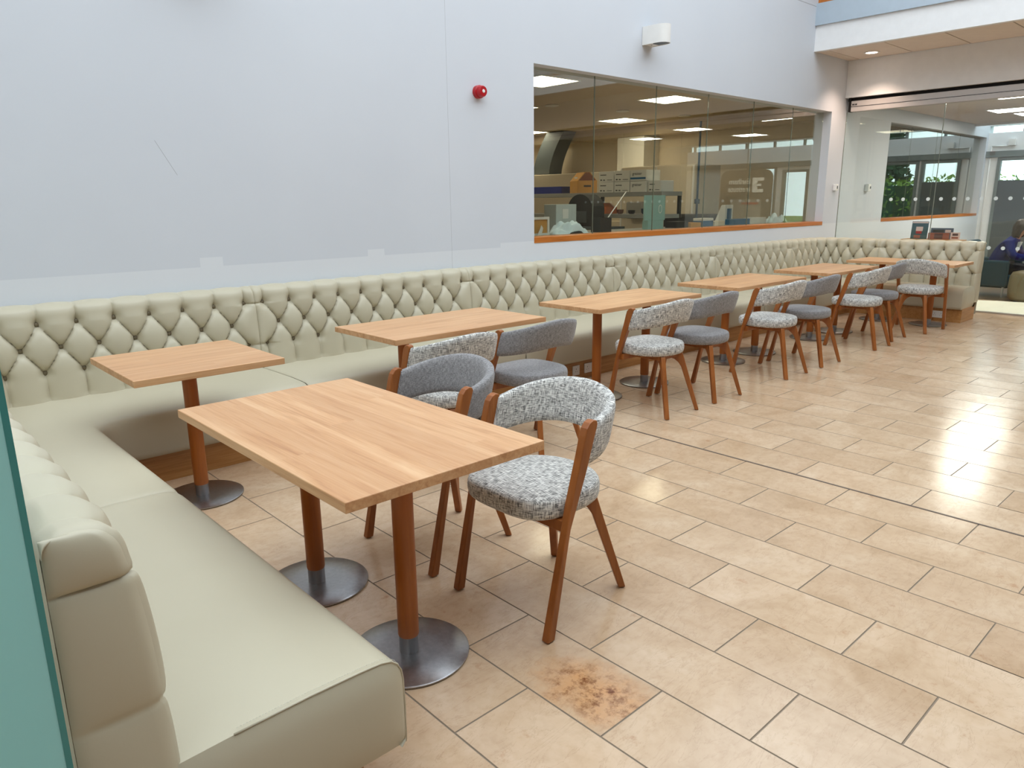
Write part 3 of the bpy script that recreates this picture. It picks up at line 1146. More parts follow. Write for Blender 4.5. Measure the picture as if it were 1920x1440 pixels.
for z in (1.477, 0.85):
    for k in range(26):
        y = 4.195 - 0.161 * k
        if y > -1.9:
            share(DM, 'dot', GP, (GX - 0.001, y, z), (0, -PI / 2, 0))

# ------------------------------------------------------------------ wall fittings
def sconce(x, z, label):
    r = empty('wall_light', (x, WY, z), 0, label, 'wall light', 'white uplighters on the long wall')
    W_, D_, H_ = 0.082, 0.265, 0.17
    out = [(W_, 0.0), (W_, -0.10)]
    for k in range(17):
        a = PI * k / 16
        c, s_ = math.cos(a), math.sin(a)
        g = (abs(c) ** 2.4 + abs(s_) ** 2.4) ** (-1 / 2.4)
        out.append((c * g * W_, -0.14 - s_ * g * (D_ - 0.14)))
    out += [(-W_, -0.10), (-W_, 0.0)]
    n_ = len(out)
    inn = [(x_ * 0.94, y_ * 0.97) for x_, y_ in out]
    rows = []
    for o_, zz in ((inn, 0.012), (inn, H_ - 0.003), (out, H_), (out, 0.0), (inn, 0.0), (inn, 0.012)):
        rows.append([(px, py - 0.002, zz) for px, py in o_])
    MB_ = MB(); MB_.grid(rows)
    MB_.build('housing', M['plastic'], r, angle=40)
    f = MB(); f.add([(px, py - 0.002, 0.006) for px, py in inn], [tuple(range(n_))])
    f.build('bottom_plate', M['plastic'], r)
    MB().box(-0.05, 0.05, -0.24, -0.11, 0.0, 0.0055).build('bottom_lens', M['charcoal'], r, bevel=0.002)
    MB().lathe([(0.006, -0.001), (0.006, 0.005)], 10, 0.0, -0.06).build('screw', M['silver'], r)
    MB().box(-0.075, 0.075, -0.012, -0.002, 0.01, H_ - 0.01).build('back_plate', M['plastic'], r)


sconce(6.442, 3.01, 'white curved wall uplighter above the lab window')
sconce(1.90, 2.925, 'white curved wall uplighter above the left banquette, at the top edge of the picture')

al = empty('fire_alarm_sounder', (4.185, WY, 2.385), 0, 'round red fire alarm sounder on the white wall left of the lab window', 'alarm')
MB().lathe([(0.052, -0.0), (0.052, -0.035), (0.046, -0.040)], 28, axis='y').build('base', M['red'], al, angle=40)
MB().lathe([(0.044, -0.040), (0.044, -0.072), (0.038, -0.080), (0.02, -0.081)], 28, axis='y').build('sounder', M['red'], al, angle=40)
MB().lathe([(0.014, -0.081), (0.012, -0.085)], 16, axis='y').build('lens', M['plastic'], al)

th = empty('door_sensor', (10.98, WY, 1.655), 0, 'small white push-button box on the wall just left of the glass partition', 'switch')
MB().box(-0.04, 0.04, -0.05, -0.001, -0.045, 0.045).build('body', M['plastic'], th, bevel=0.006)
MB().box(-0.012, 0.012, -0.054, -0.05, -0.02, 0.02).build('button', M['charcoal'], th)
th = empty('door_sensor', (12.1, WY, 1.655), 0, 'small white push-button box on the wall behind the glass partition', 'switch')
MB().box(-0.05, 0.05, -0.06, -0.001, -0.055, 0.055).build('body', M['plastic'], th, bevel=0.006)
MB().box(0.01, 0.04, -0.064, -0.06, -0.015, 0.02).build('button', M['charcoal'], th)


def socket(x, y, z, rz, label, w=0.146):
    r = empty('power_socket', (x, y, z), rz, label, 'socket', 'sockets in the banquette plinth')
    MB().box(-w / 2, w / 2, -0.009, -0.0005, -0.043, 0.043).build('face_plate', M['plastic'], r, bevel=0.003)
    for c in ((-0.036, 0.036) if w > 0.1 else (0,)):
        for dx, dz, a, b in ((0, 0.012, 0.002, 0.005), (-0.011, -0.01, 0.004, 0.0015), (0.011, -0.01, 0.004, 0.0015)):
            MB().box(c + dx - a, c + dx + a, -0.0098, -0.009, dz - b, dz + b).build('pin_slot', M['black'], r)
        MB().box(c - 0.006 + (0.022 if c < 0 else -0.022 if c > 0 else 0.024), c + 0.006 + (0.022 if c < 0 else -0.022 if c > 0 else 0.024), -0.012, -0.009, 0.02, 0.034).build('switch', M['plastic'], r)


socket(4.56, 4.15, 0.085, 0, 'single white socket plate in the plinth below the first wall table', 0.086)
socket(4.74, 4.15, 0.085, 0, 'double white socket plate in the plinth beside the second wall table pole')
socket(FXR + 0.05, 3.06, 0.085, -PI / 2, 'double white socket plate in the far banquette plinth behind the farthest chair')

# downlight in the soffit
dn = empty('downlight', (10.67, 4.46, 3.38), 0, 'round recessed downlight glowing in the soffit above the far corner', 'downlight')
MB().lathe([(0.095, 0.002), (0.1, -0.004), (0.075, -0.006), (0.07, 0.001)], 32).build('trim_ring', M['plastic'], dn, angle=40)
MB().lathe([(0.07, -0.002), (0.07, 0.001)], 32).build('lamp', M['down_light'], dn)
sl = bpy.data.lights.new('downlight_beam', 'SPOT'); sl.energy = 95; sl.color = (1.0, 0.74, 0.58); sl.spot_size = math.radians(110); sl.spot_blend = 0.8; sl.shadow_soft_size = 0.06
so = bpy.data.objects.new('downlight_beam', sl); C.objects.link(so); so.parent = dn; so.location = (0, 0, -0.02)

# teal glass screen behind the foreground banquette
gs = empty('glass_screen', (0.1635, 1.335, 0), 0, 'frosted teal glass screen at the left edge behind the foreground banquette', 'glass screen')
MB().box(-1.35, -0.010, 0.0, 0.012, 0.01, 1.95).build('pane', M['frost'], gs)
MB().box(-0.010, 0.0, -0.0005, 0.0125, 0.01, 1.95).build('polished_edge', M['frostedge'], gs)
MB().box(-0.45, -0.37, -0.012, 0.024, 0.0, 0.06).build('floor_clamp', M['silver'], gs, bevel=0.003)
MB().box(-1.15, -1.07, -0.012, 0.024, 0.0, 0.06).build('floor_clamp', M['silver'], gs, bevel=0.003)

# ------------------------------------------------------------------ lab behind the first window
LY0, LY1, LX0, LX1, LZ = WY + WT, 12.2, 3.6, 11.35, 2.80
struct('wall_lab', MB().box(LX1, LX1 + 0.1, LY0, LY1, 0, LZ + 0.2).box(LX0 - 0.1, LX1 + 0.1, LY1, LY1 + 0.1, 0, LZ + 0.2).box(LX0 - 0.1, LX0, LY0, LY1, 0, LZ + 0.2), M['cream'])
struct('floor_lab', MB().box(LX0, LX1, LY0, LY1, -0.05, 0.0), M['grey'])
struct('ceiling_lab', MB().box(LX0 - 0.1, LX1 + 0.1, LY0, LY1, LZ, LZ + 0.1).box(LX1 - 0.35, LX1, LY0, LY1, LZ - 0.18, LZ), M['labceil'])


def panel_light(x, y, z, s, label, grp, mt='panel_light'):
    r = empty('ceiling_light', (x, y, z), 0, label, 'ceiling light', grp)
    f = MB()
    e = s / 2
    f.box(-e - 0.02, e + 0.02, -e - 0.02, -e, -0.012, -0.001).box(-e - 0.02, e + 0.02, e, e + 0.02, -0.012, -0.001)
    f.box(-e - 0.02, -e, -e, e, -0.012, -0.001).box(e, e + 0.02, -e, e, -0.012, -0.001)
    f.build('frame', M['plastic'], r)
    MB().box(-e, e, -e, e, -0.008, -0.001).build('diffuser', M[mt], r)


for x, y, nm in ((6.15, 6.15, 'square glowing ceiling panel at the top left of the lab window'),
                 (8.55, 6.15, 'large square glowing ceiling panel in the upper middle of the lab window'),
                 (10.1, 8.2, 'square glowing ceiling panel below and left of the large one in the lab'),
                 (7.45, 8.1, 'glowing lab ceiling panel cut by the left window edge, upper of two'),
                 (10.3, 10.7, 'glowing lab ceiling panel cut by the left window edge, lower of two')):
    panel_light(x, y, LZ, 0.58, nm, 'lab ceiling panels')
for x, y, nm in ((14.65, 3.75, 'glowing ceiling panel behind the glass partition, nearer one'),
                 (15.55, 3.6, 'glowing ceiling panel behind the glass partition, farther one'),
                 (13.2, 1.2, 'unseen ceiling panel added to brighten the middle room, out of sight to the right'),  # this and the next three panels are added to brighten the room
                 (15.4, 1.2, 'ceiling panel added to brighten the middle room near the far doors'),
                 (12.6, 3.2, 'ceiling panel added to brighten the middle room above the cream dust sheet'),
                 (14.3, -0.8, 'ceiling panel added to brighten the middle room by its side wall')):
    panel_light(x, y, 2.88, 0.58, nm, 'middle room ceiling panels', 'panel_mid')
for k in range(3):
    r = tag(MB().lathe([(0.09, 0.0), (0.1, -0.01), (0.06, -0.02), (0.02, -0.022)], 24).build('ceiling_vent', M['whitecard'], None, (7.75 + k * 1.3, 7.55 - k * 0.2, LZ - 0.001)),
            ['round vent disc in the lab ceiling at the left', 'round vent disc in the lab ceiling near the middle', 'round vent disc in the lab ceiling at the right'][k], 'vent', 'lab ceiling vents')


def thing(name, label, cat, mb, mat, loc=(0, 0, 0), rz=0, bevel=0, group=None, smooth=False):
    return tag(mb.build(name, mat, None, loc, rz, bevel=bevel, smooth=smooth), label, cat, group)


def text(body, size, mat, parent, loc, rot, name='lettering', align='LEFT', bold=0.0):
    cu = bpy.data.curves.new(name, 'FONT')
    cu.body = body; cu.size = size; cu.align_x = align; cu.extrude = 0.0006; cu.offset = bold
    ob = bpy.data.objects.new(name, cu)
    C.objects.link(ob)
    dg = bpy.context.evaluated_depsgraph_get()
    me = bpy.data.meshes.new_from_object(ob.evaluated_get(dg))
    bpy.data.objects.remove(ob); bpy.data.curves.remove(cu)
    me.materials.clear(); me.materials.append(mat)
    o = share(me, name, parent, loc, rot)
    return o


# inner counter under the window and the things on it
thing('window_counter', 'grey laminate counter running along the inside of the lab window', 'counter',
      MB().box(4.5, 11.2, LY0 + 0.005, 5.75, 1.13, 1.168).box(4.6, 4.66, 5.25, 5.7, 0, 1.13).box(7.6, 7.66, 5.25, 5.7, 0, 1.13).box(11.0, 11.06, 5.25, 5.7, 0, 1.13), M['grey'])
CZ = 1.168
fr = empty('picture_frame', (5.33, 5.36, CZ), 0.0, 'cream picture frame with tan backing leaning at the left of the lab window', 'frame')
MB().box(-0.13, 0.13, 0, 0.015, 0, 0.18).build('backing', M['tan'], fr)
f = MB().box(-0.13, -0.105, -0.01, 0, 0, 0.18).box(0.105, 0.13, -0.01, 0, 0, 0.18).box(-0.105, 0.105, -0.01, 0, 0.155, 0.18).box(-0.105, 0.105, -0.01, 0, 0, 0.02)
f.build('moulding', M['whitecard'], fr)
thing('card_sheet', 'narrow cream card standing at the left edge of the lab window', 'card', MB().box(-0.012, 0.012, -0.01, 0.01, 0, 0.22), M['whitecard'], (5.12, 5.33, CZ))
thing('card_offcut', 'pale offcut of card propped in front of the tan picture frame', 'card', MB().prism([(-0.05, 0), (0.02, 0), (0.05, 0.07), (0.02, 0.10), (0.0, 0.06)], lambda a, b, t: (a, t, b), -0.003, 0.003), M['whitecard'], (5.30, 5.325, CZ), 0.15)


def crumple(name, label, lx, ly, h, loc, seed, mat, rz=0.0, cat='cloth', group=None):
    n = 30
    rows = []
    for i in range(n + 1):
        row = []
        for j in range(n + 1):
            a, b = i / n * 2 - 1, j / n * 2 - 1
            rr = max(0, 1 - (a * a) ** 1.2 - (b * b) ** 1.2 * 0.9)
            k = noise.noise(Vector((a * 2.3 + seed, b * 2.0, seed)))
            k2 = abs(noise.noise(Vector((a * 5 + seed, b * 5 - seed, 2))))
            z = h * (rr ** 0.6) * (0.62 + 0.75 * k + 0.25 * k2)
            edge = 1 + 0.12 * noise.noise(Vector((a * 2, b * 2, seed + 5)))
            row.append((a * lx / 2 * edge, b * ly / 2 * edge, max(0.0012, z + 0.003)))
        rows.append(row)
    m = MB(); m.grid(rows)
    b0 = len(m.v)
    m.add([(p[0], p[1], 0.0) for r_ in rows for p in r_], [])
    N1 = n + 1
    for i in range(n):
        m.f.append((b0 + i * N1, b0 + (i + 1) * N1, b0 + (i + 1) * N1 + n, b0 + i * N1 + n))
    return thing(name, label, cat, m, mat, loc, rz, smooth=True, group=group)


crumple('crumpled_cloth', 'crumpled pale blue-white cloth at the left of the lab window', 0.52, 0.22, 0.15, (5.78, 5.38, CZ), 3.0, M['cloth'])
crumple('folded_cloth', 'folded white cloth at the right end of the lab window', 0.42, 0.22, 0.14, (10.15, 5.36, CZ), 8.0, M['cloth'])
g = empty('instrument_case', (5.94, 5.645, CZ), 0, 'pale grey metal instrument case behind the crumpled cloth', 'case')
MB().box(-0.16, 0.16, -0.08, 0.10, 0, 0.30).build('body', M['greybox'], g, bevel=0.004)
MB().box(-0.06, 0.03, -0.083, -0.08, 0.15, 0.25).build('notice', M['whitecard'], g)
thing('pen_pot', 'black square pot holding a long rod by the second window pane', 'pot',
      MB().box(-0.09, 0.09, -0.07, -0.062, 0, 0.155).box(-0.09, 0.09, 0.062, 0.07, 0, 0.155).box(-0.09, -0.082, -0.062, 0.062, 0, 0.155).box(0.082, 0.09, -0.062, 0.062, 0, 0.155).box(-0.082, 0.082, -0.062, 0.062, 0, 0.01),
      M['black'], (6.28, 5.36, CZ))
thing('rod', 'long pale rod leaning out of the black pot', 'rod', MB().tube([(6.24, 5.36, CZ + 0.012), (7.02, 5.62, 1.60)], 0.006, 8), M['plastic'], smooth=True)
g = empty('acrylic_board', (7.30, 5.40, CZ), 0, 'pale green acrylic board standing upright behind the third window pane', 'board')
MB().box(-0.20, 0.20, 0, 0.02, 0.10, 0.39).build('board', M['acrylic'], g, bevel=0.002)
MB().box(-0.17, 0.13, -0.03, 0.05, 0, 0.10).build('stand', M['acrylic'], g)
mm = MB()
for k in range(20):
    a = 2 * PI * k / 20; b = 2 * PI * (k + 1) / 20
    mm.add([(0.10 + 0.035 * math.cos(a), -0.001, 0.23 + 0.05 * math.sin(a)), (0.10 + 0.035 * math.cos(b), -0.001, 0.23 + 0.05 * math.sin(b)), (0.10 + 0.027 * math.cos(b), -0.001, 0.23 + 0.042 * math.sin(b)), (0.10 + 0.027 * math.cos(a), -0.001, 0.23 + 0.042 * math.sin(a))], [(0, 1, 2, 3)])
mm.build('emblem', M['whitecard'], g)


def carton(name, label, x, y, z, lx, ly, h, mat, top=None, group=None, face=None, mark=None):
    r = empty(name, (x, y, z), 0, label, 'box', group)
    MB().box(-lx / 2, lx / 2, -ly / 2, ly / 2, 0, h).build('body', mat, r, bevel=0.002, seg=1)
    if top: MB().box(-lx / 2 - 0.002, lx / 2 + 0.002, -ly / 2 - 0.002, ly / 2 + 0.002, h * 0.72, h + 0.004).build('lid', top, r, bevel=0.002, seg=1)
    if face == 'x':     # printed marks on the side facing the hall
        for k, (a, b, c, d) in enumerate(((0.1, 0.5, 0.62, 0.7), (0.1, 0.22, 0.12, 0.24), (0.3, 0.42, 0.12, 0.22), (0.55, 0.9, 0.14, 0.19))):
            MB().box(-lx / 2 - 0.0012, -lx / 2 - 0.0002, ly / 2 - ly * b, ly / 2 - ly * a, h * c, h * d).build('printed_mark', mark or M['ink'], r)
    return r


carton('low_box', 'dark green low box on the lab counter right of the acrylic board', 7.78, 5.42, CZ, 0.26, 0.16, 0.075, M['black'])
carton('low_box', 'olive low box on the lab counter below the tall blue rod', 8.05, 5.40, CZ, 0.22, 0.16, 0.055, M['tan'])
carton('glove_box', 'dark blue box with a white lid on the lab counter under the fourth pane', 8.33, 5.40, CZ, 0.24, 0.14, 0.10, M['cyan'], M['whitecard'])
carton('low_box', 'beige low box on the lab counter right of the dark blue box', 8.62, 5.42, CZ, 0.24, 0.16, 0.06, M['cream'])
carton('glove_box', 'bright blue box on the lab counter under the banner reflection', 9.16, 5.40, CZ, 0.40, 0.14, 0.075, M['cyan'])
carton('glove_box', 'white box on the lab counter beside the bright blue box', 9.62, 5.40, CZ, 0.36, 0.14, 0.085, M['whitecard'])
g = empty('tablet_stand', (9.30, 5.62, CZ), 0.25, 'white instrument with a blue screen on the lab counter', 'instrument')
MB().prism([(0, 0), (0.16, 0), (0.06, 0.26), (0.0, 0.26)], lambda a, b, t: (t, a, b), -0.17, 0.17).build('body', M['whitecard'], g, bevel=0.004)
MB().box(-0.10, 0.10, -0.003, -0.0005, 0.06, 0.21).build('screen', M['cyan'], g)

# rack of shelves in the lab
RX0, RX1, RY0, RY1 = 8.0, 8.45, 5.82, 8.75
rk = empty('lab_shelving', (0, 0, 0), 0, 'long grey lab shelving rack loaded with white cartons', 'shelving')
for z0, z1 in ((1.27, 1.32), (1.555, 1.61)):
    MB().box(RX0, RX1, RY0, RY1, z0, z1).build('shelf', M['grey'], rk, bevel=0.002, seg=1)
MB().box(RX0 - 0.1, RX1, RY0, RY1, 0.85, 0.90).build('worktop', M['grey'], rk)
MB().box(RX0, RX1 - 0.02, RY0 + 0.02, RY1 - 0.02, 0.0, 0.85).build('cupboard', M['whitecard'], rk)
for y in (RY0 + 0.02, 7.17, RY1 - 0.02):
    for x in (RX0 + 0.03, RX1 - 0.03):
        MB().box(x - 0.02, x + 0.02, y - 0.02, y + 0.02, 0.90, 1.555).build('upright', M['black'], rk)
S1, S2 = 1.61, 1.32
lab = ['white carton at the lower left of the stacked cartons in the lab', 'white carton at the lower middle of the stacked cartons in the lab', 'white carton at the lower right of the stacked cartons in the lab',
       'white carton at the upper left of the stacked cartons in the lab', 'white carton at the upper middle of the stacked cartons in the lab', 'white carton with a blue stripe on top of the stack in the lab']
for k in range(6):
    y = 6.78 - (k % 3) * 0.275
    c = carton('white_carton', lab[k], 8.18, y, S1 if k < 3 else S1 + 0.142, 0.30, 0.262, 0.138, M['whitecard'], None, 'stacked white cartons in the lab', 'x' if k not in (2, 5) else None)
    if k in (2, 5):
        text('greiner', 0.055, M['ink'], c, (-0.1515, 0.10, 0.075), (PI / 2, 0, -PI / 2))
        if k == 5: MB().box(-0.152, -0.1502, -0.12, 0.13, 0.02, 0.045).build('blue_stripe', M['cyan'], c)
carton('white_carton', 'single white carton at the right of the lab shelf, above the acrylic board', 8.18, 5.97, S1, 0.28, 0.2, 0.14, M['whitecard'], None, None, 'x')
carton('flat_box', 'flat dark blue box on the lab shelf at the left window edge', 8.2, 7.95, S1, 0.3, 0.62, 0.10, M['blue'])
g = empty('gable_carton', (8.2, 7.35, S1), -0.45, 'brown gable-top carton with handle holes on the lab shelf', 'box')
MB().box(-0.15, 0.15, -0.15, 0.15, 0, 0.17).build('body', M['tan'], g, bevel=0.002, seg=1)
MB().prism([(-0.15, 0.17), (0.15, 0.17), (0.04, 0.29), (-0.04, 0.29)], lambda a, b, t: (a, t, b), -0.148, 0.148).build('folded_top', M['tan'], g)
MB().prism([(-0.13, 0.175), (0.13, 0.175), (0.03, 0.285), (-0.03, 0.285)], lambda a, b, t: (a, t, b), -0.152, -0.1485).build('open_gable', M['tandark'], g)
MB().box(-0.12, -0.112, -0.05, 0.05, 0.20, 0.225).build('handle_hole', M['whitecard'], g)
MB().box(-0.055, 0.055, -0.1515, -0.1502, 0.085, 0.11).build('printed_mark', M['black'], g)
g = empty('centrifuge', (7.72, 6.80, 1.168), 0, 'black dome-shaped instrument behind the grey case in the lab', 'instrument')
prof = [(-0.22, 0)] + [(-0.22 + 0.0, 0.2)] + [(0.22 * math.cos(PI - PI * k / 14), 0.22 + 0.2 * math.sin(PI * k / 14)) for k in range(15)] + [(0.22, 0)]
MB().prism(prof, lambda a, b, t: (t, a, b), -0.2, 0.05).build('hood', M['rubber'], g)
MB().box(-0.205, -0.2, -0.12, 0.12, 0.05, 0.2).build('door', M['charcoal'], g)
thing('instrument_table', 'dark lab table carrying the black dome-shaped instrument', 'table', MB().box(7.40, 7.86, 6.3, 7.1, 1.13, 1.166).box(7.44, 7.49, 6.34, 6.39, 0, 1.13).box(7.44, 7.49, 7.01, 7.06, 0, 1.13).box(7.78, 7.83, 6.34, 6.39, 0, 1.13).box(7.78, 7.83, 7.01, 7.06, 0, 1.13), M['charcoal'])
g = empty('sealing_machine', (8.2, 6.93, S2 + 0.002), 0, 'orange lab machine on the middle shelf', 'instrument')
MB().prism([(-0.12, 0), (0.12, 0), (0.12, 0.10), (0.02, 0.15), (-0.12, 0.09)], lambda a, b, t: (t, a, b), -0.12, 0.12).build('body', M['orange'], g, bevel=0.006)
MB().box(-0.124, -0.12, -0.06, 0.04, 0.02, 0.06).build('panel', M['whitecard'], g)
for k, (y, mt, h, nm) in enumerate(((6.62, 'tandark', 0.06, 'small brown pot on the lower lab shelf'), (6.42, 'black', 0.05, 'small black dish on the lower lab shelf'), (6.2, 'bluemetal', 0.07, 'dark blue tray on the lower lab shelf'))):
    thing('lab_pot', nm, 'pot', MB().lathe([(0.03, 0), (0.045, h * 0.3), (0.05, h), (0.044, h), (0.038, 0.01)], 16), M[mt], (8.15, y, S2 + 0.002), group='pots on the lab shelf', smooth=False)
# tall beige cabinets at the right of the lab
g = empty('tall_cabinet', (10.0, 7.14, 0), 0, 'tall beige lab cabinets with pale edge strips', 'cabinet')
MB().box(-0.35, 0.35, -0.70, 0.70, 0.02, 2.02).build('body', M['cream'], g, bevel=0.02, seg=3)
for y in (-0.68, 0.0, 0.68):
    MB().box(-0.36, -0.35, y - 0.015, y + 0.015, 0.05, 2.0).build('edge_strip', M['plastic'], g)
for y in (-0.34, 0.34):
    MB().box(-0.362, -0.35, y - 0.31, y + 0.31, 0.06, 1.98).build('door', M['cream'], g)
thing('tall_rod', 'tall dark blue metal rod clamped upright in the lab', 'stand', MB().lathe([(0.014, CZ), (0.014, 2.48)], 14, 8.53, 5.64).lathe([(0.034, 1.45), (0.034, 1.51)], 12, 8.53, 5.64).lathe([(0.08, CZ), (0.08, CZ + 0.015), (0.02, CZ + 0.02)], 20, 8.53, 5.64), M['bluemetal'])
g = empty('bench_centrifuge', (9.3, 6.1, 0.88), 0, 'low black bench instrument in front of the beige lab cabinets', 'instrument')
MB().box(-0.12, 0.24, -0.25, 0.55, 0.002, 0.42).build('body', M['black'], g, bevel=0.04, seg=3)
thing('lab_bench', 'plain lab bench in front of the beige cabinets', 'bench', MB().box(9.1, 9.62, 5.85, 7.0, 0.84, 0.88).box(9.15, 9.57, 5.95, 6.9, 0, 0.84), M['grey'])
thing('paper_dispenser', 'grey wall-hung paper dispenser on the side of the lab cabinets', 'dispenser', MB().box(-0.06, 0.06, -0.16, 0.16, 0, 0.26), M['grey'], (9.57, 7.45, 1.22), bevel=0.02)
# ventilation trunk on the end wall
g = empty('extract_duct', (0, 0, 0), 0, 'dark grey curved extract duct rising to the lab ceiling', 'duct')
rows = []
for k in range(13):
    f = k / 12
    y = 10.62 - 0.38 * f ** 1.6; z = 2.02 + (LZ - 0.015 - 2.02) * f
    rows.append([(10.6, y - 0.22, z), (10.95, y - 0.22, z), (10.95, y + 0.22, z), (10.6, y + 0.22, z)])
m = MB(); m.grid(rows, close=True); m.add(rows[0], [(0, 1, 2, 3)])
m.build('trunk', M['charcoal'], g)
MB().lathe([(0.05, 0), (0.05, 0.08)], 12, 10.7, 10.95).build('damper', M['black'], g).location = (0, 0, 2.0)
thing('fume_hood', 'long cream fume cupboard along the lab end wall', 'cabinet', MB().box(10.4, 11.3, 7.9, 11.9, 0, 2.0).box(10.38, 10.4, 7.95, 11.85, 1.05, 1.15), M['cream'], bevel=0.01)
thing('wall_column', 'pale boxed-in column on the lab end wall', 'column', MB().box(10.9, 11.34, 8.35, 8.95, 2.0, 2.6), M['whitecard'])

# room behind the second window: unlit, so its glass mostly mirrors
struct('wall_store', MB().box(12.4, 18.2, 8.4, 8.5, 0, 3).box(12.3, 12.4, LY0, 8.5, 0, 3).box(18.15, 18.25, LY0, 8.5, 0, 3), M['dim'])
struct('ceiling_store', MB().box(12.3, 18.25, LY0, 8.5, 2.8, 2.9), M['dim'])
struct('floor_store', MB().box(12.3, 18.25, LY0, 8.5, -0.05, 0), M['dim'])

# ------------------------------------------------------------------ middle room furniture
crumple('dust_sheet', 'cream dust sheet spread on the floor just behind the glass partition', 1.25, 2.6, 0.05, (11.95, 2.3, 0.0), 1.3, M['matcloth'], 0.05, 'sheet')
pf = empty('pouf', (12.85, 2.70, 0), 0, 'round olive leather pouf in front of the seated woman', 'pouf')
MB().lathe([(0.28, 0.02), (0.31, 0.06), (0.32, 0.2), (0.31, 0.36), (0.28, 0.42), (0.2, 0.44), (0.02, 0.445)], 32).build('cushion', M['poufleather'], pf, smooth=True)
MB().lathe([(0.26, 0.0), (0.26, 0.022)], 24).build('base', M['black'], pf)

ac = empty('armchair', (13.35, 3.42, 0), 0, 'teal fabric armchair the woman sits in', 'armchair')
MB().box(-0.30, 0.30, -0.36, 0.24, 0.14, 0.345).build('seat', M['teal'], ac, bevel=0.05, seg=3)
MB().box(-0.36, 0.36, 0.24, 0.36, 0.16, 0.84).build('backrest', M['teal'], ac, bevel=0.06, seg=3)
for s in (-1, 1):
    MB().box(s * 0.34 - 0.035, s * 0.34 + 0.035, -0.34, 0.23, 0.16, 0.56).build('arm', M['teal'], ac, bevel=0.05, seg=3)
    for y in (-0.28, 0.26):
        MB().lathe([(0.012, 0), (0.016, 0.17)], 10, s * 0.28, y).build('leg', M['silver'], ac)

# seated woman, turned towards -y (the right of the picture), looking down at her hands
def skin_obj(name, verts, edges, radii, mat, parent, sub=2, root=0):
    me = bpy.data.meshes.new(name)
    me.from_pydata(verts, edges, [])
    o = bpy.data.objects.new(name, me)
    C.objects.link(o)
    md = o.modifiers.new('skin', 'SKIN'); md.use_smooth_shade = True
    for v, r_ in zip(me.skin_vertices[0].data, radii):
        v.radius = r_ if isinstance(r_, tuple) else (r_, r_)
    me.skin_vertices[0].data[root].use_root = True
    ss = o.modifiers.new('sub', 'SUBSURF'); ss.levels = sub; ss.render_levels = sub
    dg = bpy.context.evaluated_depsgraph_get()
    me2 = bpy.data.meshes.new_from_object(o.evaluated_get(dg))
    bpy.data.objects.remove(o)
    me2.materials.clear(); me2.materials.append(mat)
    me2.polygons.foreach_set('use_smooth', [True] * len(me2.polygons))
    o = share(me2, name, parent)
    return o


pw = empty('person', (13.35, 3.34, 0), 0, 'seated woman in a royal blue cardigan looking down at her hands', 'person')
V = [(0, 0.0, 0.50), (0, -0.02, 0.62), (0, -0.08, 0.76), (0, -0.16, 0.89), (0, -0.21, 0.97), (0, -0.245, 1.03), (0, -0.285, 1.10), (0, -0.27, 1.17),
     (-0.15, -0.17, 0.87), (-0.22, -0.24, 0.70), (-0.16, -0.44, 0.66), (-0.10, -0.52, 0.68),
     (0.15, -0.17, 0.87), (0.22, -0.24, 0.70), (0.16, -0.44, 0.66), (0.06, -0.52, 0.68),
     (-0.10, -0.03, 0.48), (-0.12, -0.42, 0.50), (-0.12, -0.44, 0.12), (-0.12, -0.46, 0.05), (-0.12, -0.58, 0.035),
     (0.10, -0.03, 0.48), (0.12, -0.42, 0.50), (0.12, -0.44, 0.12), (0.12, -0.46, 0.05), (0.12, -0.58, 0.035)]
V = [(x, y, z - 0.07 if z > 0.45 else z) for x, y, z in V]
Ed = [(0, 1), (1, 2), (2, 3), (3, 4), (4, 5), (5, 6), (6, 7), (3, 8), (8, 9), (9, 10), (10, 11), (3, 12), (12, 13), (13, 14), (14, 15),
      (0, 16), (16, 17), (17, 18), (18, 19), (19, 20), (0, 21), (21, 22), (22, 23), (23, 24), (24, 25)]
Ra = [(0.15, 0.11), (0.13, 0.10), (0.14, 0.10), (0.12, 0.085), 0.052, 0.06, (0.075, 0.09), (0.068, 0.08), 0.06, 0.045, 0.034, 0.028, 0.06, 0.045, 0.034, 0.028,
      0.09, 0.06, 0.042, 0.04, 0.03, 0.09, 0.06, 0.042, 0.04, 0.03]
body = skin_obj('body', V, Ed, Ra, M['skin'], pw)
idx = [0, 1, 2, 3, 4, 8, 9, 10, 12, 13, 14]
mp = {k: i for i, k in enumerate(idx)}
ced = [(mp[a], mp[b]) for a, b in Ed if a in mp and b in mp]
cr_ = {0: (0.19, 0.15), 1: (0.175, 0.14), 2: (0.185, 0.135), 3: (0.16, 0.115), 4: 0.066, 8: 0.082, 9: 0.066, 10: 0.05, 12: 0.082, 13: 0.066, 14: 0.05}
cv = [V[k] for k in idx]
skin_obj('cardigan', cv, ced, [cr_[k] for k in idx], M['cardigan'], pw)
idx = [0, 16, 17, 18, 21, 22, 23]
mp = {k: i for i, k in enumerate(idx)}
skin_obj('trousers', [V[k] for k in idx], [(mp[a], mp[b]) for a, b in Ed if a in mp and b in mp], [(0.17, 0.13), 0.11, 0.082, 0.06, 0.11, 0.082, 0.06], M['navy'], pw)
MB().prism([(-0.06, 0.90), (0.06, 0.90), (0.02, 0.74), (-0.02, 0.74)], lambda a, b, t: (a, -0.275 + (0.90 - b) * 0.28 + t, b - 0.07), -0.02, 0.03).build('shirt', M['shirt'], pw)
